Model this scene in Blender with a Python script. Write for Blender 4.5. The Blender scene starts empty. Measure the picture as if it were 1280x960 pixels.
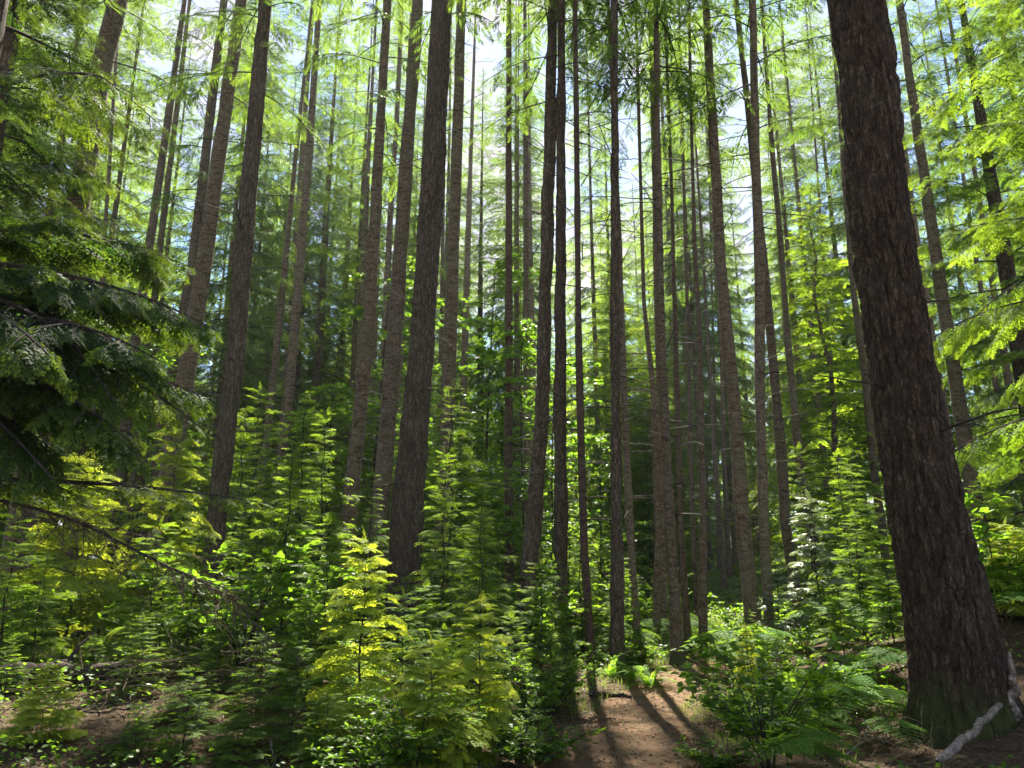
import bpy, math, random
import numpy as np
R = math.radians
SC = bpy.context.scene
COL = SC.collection

# ------------------------------------------------------------------ camera
PITCH = R(14.0)
EYE = 1.6
cam_d = bpy.data.cameras.new('camera'); cam = bpy.data.objects.new('camera', cam_d); COL.objects.link(cam)
cam_d.sensor_width = 36.0; cam_d.lens = 27.0            # 960 px of 1280
cam_d.clip_start = 0.05; cam_d.clip_end = 3000
cam.location = (0, 0, EYE); cam.rotation_euler = (R(90) + PITCH, 0, 0)
SC.camera = cam

# ------------------------------------------------------------------ light
SUN_EL, SUN_AZ = R(52), R(3)                              # azimuth from +Y, positive to the right
sd = np.array([math.sin(SUN_AZ) * math.cos(SUN_EL), math.cos(SUN_AZ) * math.cos(SUN_EL), math.sin(SUN_EL)])
sun_d = bpy.data.lights.new('sun', 'SUN'); sun = bpy.data.objects.new('sun', sun_d); COL.objects.link(sun)
sun_d.energy = 5.0; sun_d.angle = R(0.53); sun_d.color = (1.0, 0.93, 0.80)
sun.rotation_euler = (R(90) - SUN_EL, 0, -SUN_AZ + R(180))
from mathutils import Vector
sun.rotation_euler = Vector((-sd).tolist()).to_track_quat('-Z', 'Y').to_euler()

W = bpy.data.worlds.new('World'); SC.world = W; W.use_nodes = True
wn, wl = W.node_tree.nodes, W.node_tree.links
wn.clear()
wo = wn.new('ShaderNodeOutputWorld'); bg = wn.new('ShaderNodeBackground')
sky = wn.new('ShaderNodeTexSky'); sky.sky_type = 'NISHITA'; sky.sun_disc = False
sky.sun_elevation = SUN_EL; sky.sun_rotation = SUN_AZ
sky.dust_density = .2; sky.ozone_density = 4.0; sky.air_density = 1.0
tc = wn.new('ShaderNodeTexCoord'); mp = wn.new('ShaderNodeMapping'); mp.inputs['Scale'].default_value = (1, 1, 1.7)
nz = wn.new('ShaderNodeTexNoise'); nz.inputs['Scale'].default_value = 2.6; nz.inputs['Detail'].default_value = 7
nz.inputs['Roughness'].default_value = 0.55
rp = wn.new('ShaderNodeValToRGB'); rp.color_ramp.elements[0].position = 0.46; rp.color_ramp.elements[1].position = 0.60
mx = wn.new('ShaderNodeMix'); mx.data_type = 'RGBA'
mx.inputs['B'].default_value = (3.5, 3.35, 3.75, 1)
wl.new(tc.outputs['Generated'], mp.inputs['Vector']); wl.new(mp.outputs['Vector'], nz.inputs['Vector'])
wl.new(nz.outputs['Fac'], rp.inputs['Fac']); wl.new(rp.outputs['Color'], mx.inputs['Factor'])
wl.new(sky.outputs['Color'], mx.inputs['A']); wl.new(mx.outputs['Result'], bg.inputs['Color'])
bg.inputs['Strength'].default_value = 0.06
wl.new(bg.outputs['Background'], wo.inputs['Surface'])

SC.view_settings.view_transform = 'Standard'; SC.view_settings.look = 'None'
SC.view_settings.exposure = 2.3; SC.view_settings.gamma = 1.0; SC.view_settings.use_curve_mapping = False
SC.render.engine = 'CYCLES'
cy = SC.cycles
cy.max_bounces = 8; cy.diffuse_bounces = 4; cy.glossy_bounces = 2; cy.transmission_bounces = 5; cy.transparent_max_bounces = 4
cy.volume_bounces = 0
cy.sample_clamp_indirect = 8.0; cy.caustics_reflective = False; cy.caustics_refractive = False
cy.use_denoising = True

# ------------------------------------------------------------------ maths helpers
CP, SP = math.cos(PITCH), math.sin(PITCH)
def at(px, py, D):
    """point at ground distance D (world y) that the photograph shows at px, py; also the depth along the axis"""
    a = (px - 640) / 960.0; b = (480 - py) / 960.0
    s = D / (CP - b * SP)
    return a * s, D, EYE + s * (SP + b * CP), s

def _h(ix, iy, iz, seed):
    n = (ix.astype(np.int64) * 374761393 + iy.astype(np.int64) * 668265263 + iz.astype(np.int64) * 2147483647 + seed * 974634777) & 0xFFFFFFFF
    n = ((n ^ (n >> 13)) * 1274126177) & 0xFFFFFFFF
    n = ((n ^ (n >> 16)) * 2246822519) & 0xFFFFFFFF
    return ((n ^ (n >> 15)) & 0xFFFFFF) / float(0xFFFFFF)
def noise(p, seed=0):
    p = np.asarray(p, float); i = np.floor(p); f = p - i; f = f * f * (3 - 2 * f)
    x, y, z = i[..., 0], i[..., 1], i[..., 2]; fx, fy, fz = f[..., 0], f[..., 1], f[..., 2]
    r = 0
    for dx in (0, 1):
        for dy in (0, 1):
            for dz in (0, 1):
                w = (fx if dx else 1 - fx) * (fy if dy else 1 - fy) * (fz if dz else 1 - fz)
                r = r + w * _h(x + dx, y + dy, z + dz, seed)
    return r * 2 - 1
def noise2(x, y, seed=0):
    x = np.asarray(x, float); y = np.asarray(y, float); x, y = np.broadcast_arrays(x, y)
    return noise(np.stack([x, y, np.zeros_like(x) + 0.37], -1), seed)
def sstep(t):
    t = np.clip(t, 0, 1); return t * t * (3 - 2 * t)
def nrm(v):
    return v / (np.linalg.norm(v, axis=-1, keepdims=True) + 1e-9)

PATH_Y = np.array([-30, -4, 0, 3, 7.3, 9, 10.5, 12, 14, 17, 21, 28, 40, 60])
PATH_X = np.array([-2, -.3, 0, .25, .95, 1.3, 1.7, 2.35, 3.3, 4.7, 6.0, 8.0, 11, 16])
def xpath(y): return np.interp(y, PATH_Y, PATH_X)
def height(x, y):
    x = np.asarray(x, float); y = np.asarray(y, float)
    d = x - xpath(y)
    off = sstep((np.abs(d) - 0.7) / 1.5)
    z = off * (0.16 * noise2(x / 3.1, y / 3.1, 3) + 0.07 * noise2(x / 1.1, y / 1.1, 5)) + 0.025 * noise2(x / .5, y / .5, 8)
    z = z + 0.05 * noise2(x / 2.0, y / 2.0, 9)
    z = z + 1.15 * sstep((d - 1.7 + (y - 7) * 0.22) / 4.2) * (1 - 0.55 * sstep((y - 11) / 8))
    z = z + 0.35 * sstep((-d - 1.3) / 3.5)
    z = z + 1.3 * sstep((y - 17) / 30) + 0.9 * noise2(x / 22., y / 22., 12) * sstep((np.hypot(x, y) - 25) / 30)
    return z
H0 = float(height(0., 0.))
def hz(x, y): return height(x, y) - H0
def hz1(x, y): return float(hz(np.array([x]), np.array([y]))[0])

# ------------------------------------------------------------------ mesh helpers
class MB:
    """collects quads (and tubes of quads) and links them as ONE mesh object"""
    def __init__(s): s.v = []; s.f = []; s.n = 0; s.t = []; s.m = []
    def add(s, V, F, tint=0.5, mat=0):
        V = np.asarray(V, np.float32).reshape(-1, 3); F = np.asarray(F, np.int64).reshape(-1, 4)
        s.v.append(V); s.f.append(F + s.n); s.n += len(V)
        s.t.append(np.broadcast_to(np.asarray(tint, np.float32), (len(V),)).copy()); s.m.append(np.full(len(F), mat, np.int32))
    def quads(s, Q, tint=0.5, mat=0):                     # Q: (N,4,3), tint: (N,) or number
        Q = np.asarray(Q, np.float32); N = len(Q)
        if N == 0: return
        t = np.repeat(np.broadcast_to(np.asarray(tint, np.float32), (N,)), 4)
        s.add(Q.reshape(-1, 3), np.arange(N * 4).reshape(-1, 4), t, mat)
    def tube(s, P, rad, seg=6, tint=0.5, mat=0, cap=True):
        P = np.asarray(P, float); n = len(P); rad = np.broadcast_to(np.asarray(rad, float), (n,))
        T = nrm(np.gradient(P, axis=0)); ref = np.array([0, 0, 1.]) if abs(T[n // 2][2]) < 0.9 else np.array([1., 0, 0])
        A = nrm(np.cross(T, ref)); B = np.cross(T, A)
        th = np.arange(seg) * 2 * np.pi / seg
        V = P[:, None] + rad[:, None, None] * (np.cos(th)[None, :, None] * A[:, None] + np.sin(th)[None, :, None] * B[:, None])
        i = np.arange(n - 1)[:, None] * seg; j = np.arange(seg)[None]; k = (j + 1) % seg
        F = np.stack([i + j, i + k, i + seg + k, i + seg + j], -1).reshape(-1, 4)
        V = V.reshape(-1, 3)
        if cap and seg == 4: F = np.vstack([F, [[3, 2, 1, 0]], [[(n - 1) * 4 + q for q in range(4)]]])
        if cap and seg == 6:
            e = (n - 1) * 6
            F = np.vstack([F, [[3, 2, 1, 0]], [[5, 4, 3, 0]], [[e, e + 1, e + 2, e + 3]], [[e, e + 3, e + 4, e + 5]]])
        s.add(V, F, tint, mat)
    def mesh(s, name, mats, smooth=False):
        me = bpy.data.meshes.new(name)
        V = np.concatenate(s.v); F = np.concatenate(s.f).astype(np.int32); t = np.concatenate(s.t); m = np.concatenate(s.m)
        me.vertices.add(len(V)); me.vertices.foreach_set('co', V.ravel())
        me.loops.add(F.size); me.loops.foreach_set('vertex_index', F.ravel())
        me.polygons.add(len(F)); me.polygons.foreach_set('loop_start', np.arange(len(F), dtype=np.int32) * 4)
        me.polygons.foreach_set('loop_total', np.full(len(F), 4, np.int32))
        for q in (mats if isinstance(mats, (list, tuple)) else [mats]): me.materials.append(q)
        me.polygons.foreach_set('material_index', m)
        me.polygons.foreach_set('use_smooth', np.full(len(F), smooth, bool))
        at_ = me.attributes.new('tint', 'FLOAT', 'POINT'); at_.data.foreach_set('value', t)
        me.update(calc_edges=True)
        return me
    def build(s, name, mats, parent=None, smooth=False):
        return link(name, s.mesh(name, mats, smooth), parent)
def link(name, me, parent=None):
    o = bpy.data.objects.new(name, me); COL.objects.link(o)
    if parent is not None: o.parent = parent
    return o
def tag(o, label=None, cat=None, group=None, kind=None):
    if label: o['label'] = label
    if cat: o['category'] = cat
    if group: o['group'] = group
    if kind: o['kind'] = kind
    return o
def thing(name, label, cat, loc=(0, 0, 0), rz=0.0, group=None):
    o = bpy.data.objects.new(name, None); COL.objects.link(o); o.empty_display_size = .2
    o.location = loc; o.rotation_euler = (0, 0, rz)
    return tag(o, label, cat, group)
def dup(root, loc, rz=0.0, sc=1.0, label=None, group=None):
    r = root.copy(); COL.objects.link(r); r.location = loc; r.rotation_euler = (0, 0, rz)
    r.scale = (sc, sc, sc) if not isinstance(sc, tuple) else sc
    if label: r['label'] = label
    if group: r['group'] = group
    for ch in list(root.children):
        c = ch.copy(); COL.objects.link(c); c.parent = r
        for g in list(ch.children):
            d = g.copy(); COL.objects.link(d); d.parent = c
    return r

# ------------------------------------------------------------------ materials
def newmat(name):
    m = bpy.data.materials.new(name); m.use_nodes = True
    n, l = m.node_tree.nodes, m.node_tree.links; n.clear()
    return m, n, l, n.new('ShaderNodeOutputMaterial')
def ramp(n, stops):
    r = n.new('ShaderNodeValToRGB'); e = r.color_ramp.elements
    while len(e) < len(stops): e.new(0.5)
    for q, (p, c) in zip(e, stops): q.position = p; q.color = (*c, 1)
    return r
def leafmat(name, stops, tcol, tfac=0.5, rough=0.6, spec=0.12):
    """leaf colour runs along the shoot (old growth to new growth); light passes through it"""
    m, n, l, out = newmat(name)
    a = n.new('ShaderNodeAttribute'); a.attribute_name = 'tint'
    oi = n.new('ShaderNodeObjectInfo')
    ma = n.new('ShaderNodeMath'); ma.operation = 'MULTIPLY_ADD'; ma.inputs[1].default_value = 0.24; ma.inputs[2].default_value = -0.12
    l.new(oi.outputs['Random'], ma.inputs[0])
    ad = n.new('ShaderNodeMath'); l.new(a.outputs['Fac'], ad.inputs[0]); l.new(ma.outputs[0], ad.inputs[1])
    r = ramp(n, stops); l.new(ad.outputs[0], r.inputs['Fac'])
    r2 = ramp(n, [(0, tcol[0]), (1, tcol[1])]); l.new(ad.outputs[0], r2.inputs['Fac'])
    p = n.new('ShaderNodeBsdfPrincipled'); p.inputs['Roughness'].default_value = rough; p.inputs['Specular IOR Level'].default_value = spec
    l.new(r.outputs['Color'], p.inputs['Base Color'])
    t = n.new('ShaderNodeBsdfTranslucent'); l.new(r2.outputs['Color'], t.inputs['Color'])
    mx = n.new('ShaderNodeMixShader'); mx.inputs['Fac'].default_value = tfac
    l.new(p.outputs[0], mx.inputs[1]); l.new(t.outputs[0], mx.inputs[2]); l.new(mx.outputs[0], out.inputs['Surface'])
    return m
M = {}
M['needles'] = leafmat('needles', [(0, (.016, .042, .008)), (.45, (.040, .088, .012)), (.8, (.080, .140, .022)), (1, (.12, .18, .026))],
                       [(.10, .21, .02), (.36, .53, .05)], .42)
M['hemlock'] = leafmat('hemlock_needles', [(0, (.013, .038, .009)), (.4, (.032, .080, .012)), (.8, (.085, .150, .020)), (1, (.15, .20, .028))],
                       [(.09, .24, .014), (.42, .58, .028)])
M['broad'] = leafmat('broad_leaves', [(0, (.026, .065, .009)), (.5, (.055, .115, .012)), (1, (.10, .17, .018))],
                     [(.15, .34, .014), (.37, .60, .03)], .5, .45, .25)
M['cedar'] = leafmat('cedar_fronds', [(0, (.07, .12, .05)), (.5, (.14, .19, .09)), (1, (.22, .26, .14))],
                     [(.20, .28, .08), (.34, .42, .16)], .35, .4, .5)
M['sunlit_growth'] = leafmat('sunlit_new_growth_needles', [(0, (.05, .10, .012)), (.5, (.12, .19, .02)), (1, (.22, .28, .035))],
                       [(.26, .42, .02), (.66, .74, .05)], .5)  # fresh growth lightened further: sunlight on the saplings painted into the needles
M['dark_hemlock'] = leafmat('shaded_old_hemlock_needles', [(0, (.008, .026, .008)), (.4, (.022, .056, .012)), (.8, (.065, .115, .018)), (1, (.12, .17, .025))],
                       [(.05, .14, .012), (.42, .54, .03)], .38)  # mature needles darkened further: shade on the left hemlocks painted in
M['fern'] = leafmat('fern_fronds', [(0, (.032, .095, .012)), (.5, (.065, .15, .018)), (1, (.10, .17, .03))],
                    [(.16, .38, .018), (.44, .64, .04)], .5, .6, .1)
M['grass'] = leafmat('grass_blades', [(0, (.05, .085, .02)), (.6, (.08, .13, .03)), (1, (.20, .19, .07))],
                     [(.20, .32, .04), (.40, .46, .08)], .45, .5, .3)
M['deadneedles'] = leafmat('dead_twigs', [(0, (.05, .035, .022)), (.5, (.10, .075, .042)), (1, (.17, .135, .07))],
                           [(.08, .05, .02), (.14, .10, .04)], .2, .8, .2)

def barkmat(name, dark, mid, light, vs, bump=.6, rings=0.0, moss=.25, dist=.02, mossy=True):
    m, n, l, out = newmat(name)
    tcn = n.new('ShaderNodeTexCoord'); oi = n.new('ShaderNodeObjectInfo')
    off = n.new('ShaderNodeVectorMath'); off.operation = 'MULTIPLY_ADD'; off.inputs[1].default_value = (0, 0, 37.0)
    cmb = n.new('ShaderNodeCombineXYZ'); l.new(oi.outputs['Random'], cmb.inputs['Z'])
    l.new(cmb.outputs[0], off.inputs[0]); l.new(tcn.outputs['Object'], off.inputs[2])
    wob = n.new('ShaderNodeTexNoise'); wob.inputs['Scale'].default_value = 3.0; wob.inputs['Detail'].default_value = 3
    l.new(off.outputs[0], wob.inputs['Vector'])
    dis = n.new('ShaderNodeVectorMath'); dis.operation = 'MULTIPLY_ADD'; dis.inputs[1].default_value = (.10, .10, .25)
    l.new(wob.outputs['Color'], dis.inputs[0]); l.new(off.outputs[0], dis.inputs[2])
    mpv = n.new('ShaderNodeMapping'); mpv.inputs['Scale'].default_value = vs; l.new(dis.outputs[0], mpv.inputs['Vector'])
    vo = n.new('ShaderNodeTexNoise'); vo.inputs['Scale'].default_value = 1.0; vo.inputs['Detail'].default_value = 3; vo.inputs['Roughness'].default_value = .6
    l.new(mpv.outputs[0], vo.inputs['Vector'])
    ab = n.new('ShaderNodeMath'); ab.operation = 'SUBTRACT'; ab.inputs[1].default_value = .5; l.new(vo.outputs['Fac'], ab.inputs[0])
    ab2 = n.new('ShaderNodeMath'); ab2.operation = 'ABSOLUTE'; l.new(ab.outputs[0], ab2.inputs[0])
    fr0 = ramp(n, [(0, (.10, .10, .10)), (.12, (1, 1, 1))]); l.new(ab2.outputs[0], fr0.inputs['Fac'])
    wv = n.new('ShaderNodeTexNoise'); wv.inputs['Scale'].default_value = 9.0; wv.inputs['Detail'].default_value = 3; l.new(off.outputs[0], wv.inputs['Vector'])
    dv = n.new('ShaderNodeVectorMath'); dv.operation = 'MULTIPLY_ADD'; dv.inputs[1].default_value = (.07, .07, .16); l.new(wv.outputs['Color'], dv.inputs[0]); l.new(dis.outputs[0], dv.inputs[2])
    mpc = n.new('ShaderNodeMapping'); mpc.inputs['Scale'].default_value = (vs[0] * 1.1, vs[1] * 1.1, max(vs[2] * 2.6, 6)); l.new(dv.outputs[0], mpc.inputs['Vector'])
    vc = n.new('ShaderNodeTexVoronoi'); vc.feature = 'DISTANCE_TO_EDGE'; vc.inputs['Scale'].default_value = 1.0; vc.inputs['Randomness'].default_value = 1.0; l.new(mpc.outputs[0], vc.inputs['Vector'])
    vr_ = ramp(n, [(0, (.25, .25, .25)), (.13, (1, 1, 1))]); l.new(vc.outputs['Distance'], vr_.inputs['Fac'])
    fr = n.new('ShaderNodeMix'); fr.data_type = 'RGBA'; fr.blend_type = 'MULTIPLY'; fr.inputs['Factor'].default_value = 1.0
    l.new(fr0.outputs['Color'], fr.inputs['A']); l.new(vr_.outputs['Color'], fr.inputs['B'])
    fine = n.new('ShaderNodeTexNoise'); fine.inputs['Detail'].default_value = 6; fine.inputs['Roughness'].default_value = .75
    mpf = n.new('ShaderNodeMapping'); mpf.inputs['Scale'].default_value = (42, 42, 26); l.new(off.outputs[0], mpf.inputs['Vector'])
    l.new(mpf.outputs[0], fine.inputs['Vector']); fine.inputs['Scale'].default_value = 1.0
    # horizontal scars and flakes
    mpr = n.new('ShaderNodeMapping'); mpr.inputs['Scale'].default_value = (5, 5, 26); l.new(dis.outputs[0], mpr.inputs['Vector'])
    rg = n.new('ShaderNodeTexNoise'); rg.inputs['Scale'].default_value = 1.0; rg.inputs['Detail'].default_value = 4; l.new(mpr.outputs[0], rg.inputs['Vector'])
    rgr = ramp(n, [(.38, (0, 0, 0)), (.52, (1, 1, 1))]); l.new(rg.outputs['Fac'], rgr.inputs['Fac'])
    c = ramp(n, [(0, dark), (.5, mid), (1, light)])
    mul = n.new('ShaderNodeMath'); mul.operation = 'MULTIPLY'; l.new(fr.outputs['Result'], mul.inputs[0])
    mfa = n.new('ShaderNodeMath'); mfa.operation = 'MULTIPLY_ADD'; mfa.inputs[1].default_value = 2.2; mfa.inputs[2].default_value = -.55
    l.new(fine.outputs['Fac'], mfa.inputs[0]); l.new(mfa.outputs[0], mul.inputs[1])
    hgt = mul
    if rings:
        rm = n.new('ShaderNodeMix'); rm.data_type = 'FLOAT'; rm.inputs['Factor'].default_value = rings
        mm = n.new('ShaderNodeMath'); mm.operation = 'MULTIPLY'; l.new(rgr.outputs['Color'], mm.inputs[0]); l.new(mfa.outputs[0], mm.inputs[1])
        l.new(mul.outputs[0], rm.inputs['A']); l.new(mm.outputs[0], rm.inputs['B']); hgt = rm
    l.new(hgt.outputs[0], c.inputs['Fac'])
    # pale lichen and a little green algae, in patches
    li = n.new('ShaderNodeTexNoise'); li.inputs['Scale'].default_value = 2.2; li.inputs['Detail'].default_value = 6; li.inputs['Roughness'].default_value = .7
    l.new(off.outputs[0], li.inputs['Vector'])
    lr = ramp(n, [(.52, (0, 0, 0)), (.72, (moss, moss, moss))]); l.new(li.outputs['Fac'], lr.inputs['Fac'])
    lm = n.new('ShaderNodeMix'); lm.data_type = 'RGBA'; lm.inputs['B'].default_value = (.16, .175, .12, 1)
    l.new(lr.outputs['Color'], lm.inputs['Factor']); l.new(c.outputs['Color'], lm.inputs['A'])
    hs = n.new('ShaderNodeHueSaturation'); l.new(lm.outputs['Result'], hs.inputs['Color'])
    vv = n.new('ShaderNodeMath'); vv.operation = 'MULTIPLY_ADD'; vv.inputs[1].default_value = .5; vv.inputs[2].default_value = .75; l.new(oi.outputs['Random'], vv.inputs[0]); l.new(vv.outputs[0], hs.inputs['Value'])
    sz = n.new('ShaderNodeSeparateXYZ'); l.new(tcn.outputs['Object'], sz.inputs[0])
    mz = n.new('ShaderNodeMapRange'); mz.inputs['From Min'].default_value = 1.1; mz.inputs['From Max'].default_value = 0.0; mz.inputs['To Min'].default_value = -.35; mz.inputs['To Max'].default_value = .22; mz.clamp = False; l.new(sz.outputs['Z'], mz.inputs['Value'])
    mo = n.new('ShaderNodeMath'); mo.operation = 'ADD'; l.new(mz.outputs[0], mo.inputs[0]); l.new(li.outputs['Fac'], mo.inputs[1])
    mr = ramp(n, [(.50, (0, 0, 0)), (.68, (.75, .75, .75))]); l.new(mo.outputs[0], mr.inputs['Fac'])
    mm_ = n.new('ShaderNodeMix'); mm_.data_type = 'RGBA'; mm_.inputs['B'].default_value = (.055, .075, .018, 1); l.new(mr.outputs['Color'], mm_.inputs['Factor']); l.new(hs.outputs['Color'], mm_.inputs['A'])
    p = n.new('ShaderNodeBsdfPrincipled'); p.inputs['Roughness'].default_value = .9; p.inputs['Specular IOR Level'].default_value = .15
    l.new((mm_.outputs['Result'] if mossy else lm.outputs['Result']), p.inputs['Base Color'])
    b = n.new('ShaderNodeBump'); b.inputs['Strength'].default_value = bump; b.inputs['Distance'].default_value = dist
    l.new(hgt.outputs[0], b.inputs['Height']); l.new(b.outputs[0], p.inputs['Normal'])
    l.new(p.outputs[0], out.inputs['Surface'])
    return m
M['bark_fir'] = barkmat('furrowed_fir_bark', (.032, .023, .015), (.160, .120, .078), (.33, .265, .185), (19, 19, 2.6), .9, 0, .25, .03)
M['bark_big'] = barkmat('deep_furrowed_bark', (.018, .012, .008), (.155, .108, .066), (.38, .29, .195), (15, 15, 2.2), 1.0, 0, .12, .035)
M['bark_ring'] = barkmat('ringed_hemlock_bark', (.042, .031, .019), (.20, .152, .10), (.36, .295, .205), (15, 15, 6), .8, .45, .4, .02)
M['bark_red'] = barkmat('reddish_bark', (.045, .028, .020), (.14, .094, .066), (.25, .185, .135), (18, 18, 5), .8, .5, .1, .02)
M['limb'] = barkmat('limb_bark', (.025, .019, .014), (.065, .050, .038), (.12, .10, .08), (20, 20, 8), .4, 0, .3, .02, False)
M['driftwood'] = barkmat('weathered_wood', (.10, .075, .055), (.30, .25, .20), (.52, .46, .40), (22, 22, 4), .5, 0, 0, .02, False)

def groundmat(name, cols, twig=.35, sc=1.0):
    m, n, l, out = newmat(name)
    g = n.new('ShaderNodeTexCoord')
    a = n.new('ShaderNodeTexNoise'); a.inputs['Scale'].default_value = 1.3 * sc; a.inputs['Detail'].default_value = 9; a.inputs['Roughness'].default_value = .68
    f = n.new('ShaderNodeTexNoise'); f.inputs['Scale'].default_value = 60 * sc; f.inputs['Detail'].default_value = 6; f.inputs['Roughness'].default_value = .75
    v = n.new('ShaderNodeTexVoronoi'); v.inputs['Scale'].default_value = 55 * sc
    for q in (a, f, v): l.new(g.outputs['Object'], q.inputs['Vector'])
    r = ramp(n, cols); 
    mix = n.new('ShaderNodeMath'); mix.operation = 'MULTIPLY_ADD'; mix.inputs[1].default_value = .55; l.new(f.outputs['Fac'], mix.inputs[0])
    half = n.new('ShaderNodeMath'); half.operation = 'MULTIPLY_ADD'; half.inputs[1].default_value = .75; half.inputs[2].default_value = -.15; l.new(a.outputs['Fac'], half.inputs[0])
    l.new(half.outputs[0], mix.inputs[2]); l.new(mix.outputs[0], r.inputs['Fac'])
    hs = n.new('ShaderNodeHueSaturation'); l.new(r.outputs['Color'], hs.inputs['Color'])
    vr = n.new('ShaderNodeMath'); vr.operation = 'MULTIPLY_ADD'; vr.inputs[1].default_value = .7; vr.inputs[2].default_value = .65
    sx = n.new('ShaderNodeSeparateColor'); l.new(v.outputs['Color'], sx.inputs[0]); l.new(sx.outputs[0], vr.inputs[0]); l.new(vr.outputs[0], hs.inputs['Value'])
    p = n.new('ShaderNodeBsdfPrincipled'); p.inputs['Roughness'].default_value = .95; p.inputs['Specular IOR Level'].default_value = .1
    l.new(hs.outputs['Color'], p.inputs['Base Color'])
    b = n.new('ShaderNodeBump'); b.inputs['Strength'].default_value = .8; b.inputs['Distance'].default_value = .02
    l.new(f.outputs['Fac'], b.inputs['Height']); l.new(b.outputs[0], p.inputs['Normal']); l.new(p.outputs[0], out.inputs['Surface'])
    return m
M['ground'] = groundmat('forest_floor', [(0, (.018, .013, .009)), (.4, (.055, .036, .022)), (.7, (.10, .068, .038)), (1, (.08, .085, .032))])
M['path'] = groundmat('needle_path', [(0, (.045, .026, .016)), (.4, (.12, .070, .038)), (.7, (.22, .138, .080)), (1, (.35, .25, .16))], sc=1.4)

# ------------------------------------------------------------------ ground and path
def grid(xs, ys, zf):
    X, Y = np.meshgrid(xs, ys); Z = zf(X, Y)
    V = np.stack([X, Y, Z], -1).reshape(-1, 3); nx = len(xs)
    i = np.arange(len(ys) - 1)[:, None] * nx + np.arange(nx - 1)[None]
    return V, np.stack([i, i + 1, i + 1 + nx, i + nx], -1).reshape(-1, 4)
def axis(near, step, far, growth=1.12):
    a = list(np.arange(0, near, step)); s = step
    while a[-1] < far: s *= growth; a.append(a[-1] + s)
    return np.array(a)
ax = axis(9, .11, 260); xs = np.concatenate([-ax[:0:-1], ax])
ay = axis(20, .13, 260); yb = axis(3, .4, 200); ys = np.concatenate([-yb[:0:-1], ay])
g = MB(); V, F = grid(xs, ys, hz); g.add(V, F)
tag(g.build('ground', M['ground'], smooth=True), kind='structure')
ys_ = np.arange(-25, 15.3, .12); us = np.linspace(-1, 1, 23)
U, Y = np.meshgrid(us, ys_)
half = np.interp(ys_, [-20, 3, 7, 9, 10.5, 13, 20, 30], [.9, .93, .82, .70, .66, .62, .55, .5])[:, None]
wob = 0.16 * noise2(Y * 1.4, np.sign(U) * 7.7, 31) + .10 * noise2(Y * 4, np.sign(U) * 3.1, 32)
X = xpath(Y) + U * (half + wob * np.abs(U))
Z = hz(X, Y) + 0.016 - 0.06 * np.abs(U) ** 8 + .006 * noise2(X * 9, Y * 9, 4)
nx = len(us); i = np.arange(len(ys_) - 1)[:, None] * nx + np.arange(nx - 1)[None]
p = MB(); p.add(np.stack([X, Y, Z], -1).reshape(-1, 3), np.stack([i, i + 1, i + 1 + nx, i + nx], -1).reshape(-1, 4))
tag(p.build('path', M['path'], smooth=True), kind='structure')

# ------------------------------------------------------------------ the air
HAZE = 0.0004
hm, hn, hl, ho = newmat('damp_air'); pv = hn.new('ShaderNodeVolumePrincipled')
pv.inputs['Density'].default_value = HAZE; pv.inputs['Color'].default_value = (.93, .97, .96, 1); pv.inputs['Anisotropy'].default_value = .35
hl.new(pv.outputs[0], ho.inputs['Volume'])
hb = MB(); lo, hi = float(hz(*np.meshgrid(ax, ay)).min()) - 3.5, 46.0; XB, YB0, YB1 = ax[-1] + 20, -yb[-1] - 20, ay[-1] + 20
hv = np.array([(x, y, z) for z in (lo, hi) for x, y in ((-XB, YB0), (XB, YB0), (XB, YB1), (-XB, YB1))])
hb.add(hv, [[3, 2, 1, 0], [4, 5, 6, 7], [0, 1, 5, 4], [1, 2, 6, 5], [2, 3, 7, 6], [3, 0, 4, 7]])
tag(hb.build('haze', hm), kind='stuff')

# ------------------------------------------------------------------ foliage builders
def leafq(b, d, nrm_, l, w, fold=.25):
    s = np.cross(nrm_, d); m = b + d * l * .45
    return [b, m + s * w + nrm_ * w * fold, b + d * l, m - s * w + nrm_ * w * fold]
def spray_tpl(seed, nside, sub, w, ang=54, wid=.42):
    """one flat spray of unit length along +x: a twig with side twigs, needles shown as narrow blades"""
    r = random.Random(seed); Q = []; T = []
    up = np.array([0, 0, 1.])
    for i in range(nside):
        t = (i + .5) / nside
        for sgn in (1, -1):
            if r.random() < .08: continue
            l = (wid * (1 - t) ** .75 + .07) * r.uniform(.7, 1.15)
            a = R(ang + r.uniform(-9, 9)) * sgn
            d = np.array([math.cos(a), math.sin(a), r.uniform(-.25, .12)]); d /= np.linalg.norm(d)
            b = np.array([t, 0, 0]); n_ = up + np.array([r.uniform(-.4, .4), r.uniform(-.4, .4), 0]); n_ -= d * n_.dot(d); n_ /= np.linalg.norm(n_)
            if sub <= 1:
                Q.append(leafq(b, d, n_, l, w)); T.append(t * .5 + .2)
            else:
                sd_ = np.cross(n_, d)
                for j in range(sub):
                    u = (j + .4) / sub
                    for s2 in (1, -1):
                        dd = d * .62 + sd_ * s2 * .78 + n_ * r.uniform(-.25, .15); dd /= np.linalg.norm(dd)
                        ll = max(.05, l * .5 * (1 - u * .7)) * r.uniform(.7, 1.2)
                        Q.append(leafq(b + d * l * u, dd, n_, ll, w)); T.append(t * .4 + u * .35)
                Q.append(leafq(b + d * l * .6, d, n_, l * .5, w)); T.append(t * .4 + .45)
    Q.append(leafq(np.array([.8, 0, 0]), np.array([1., 0, 0]), up, .25, w)); T.append(.8)
    return np.array(Q), np.array(T)
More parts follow.
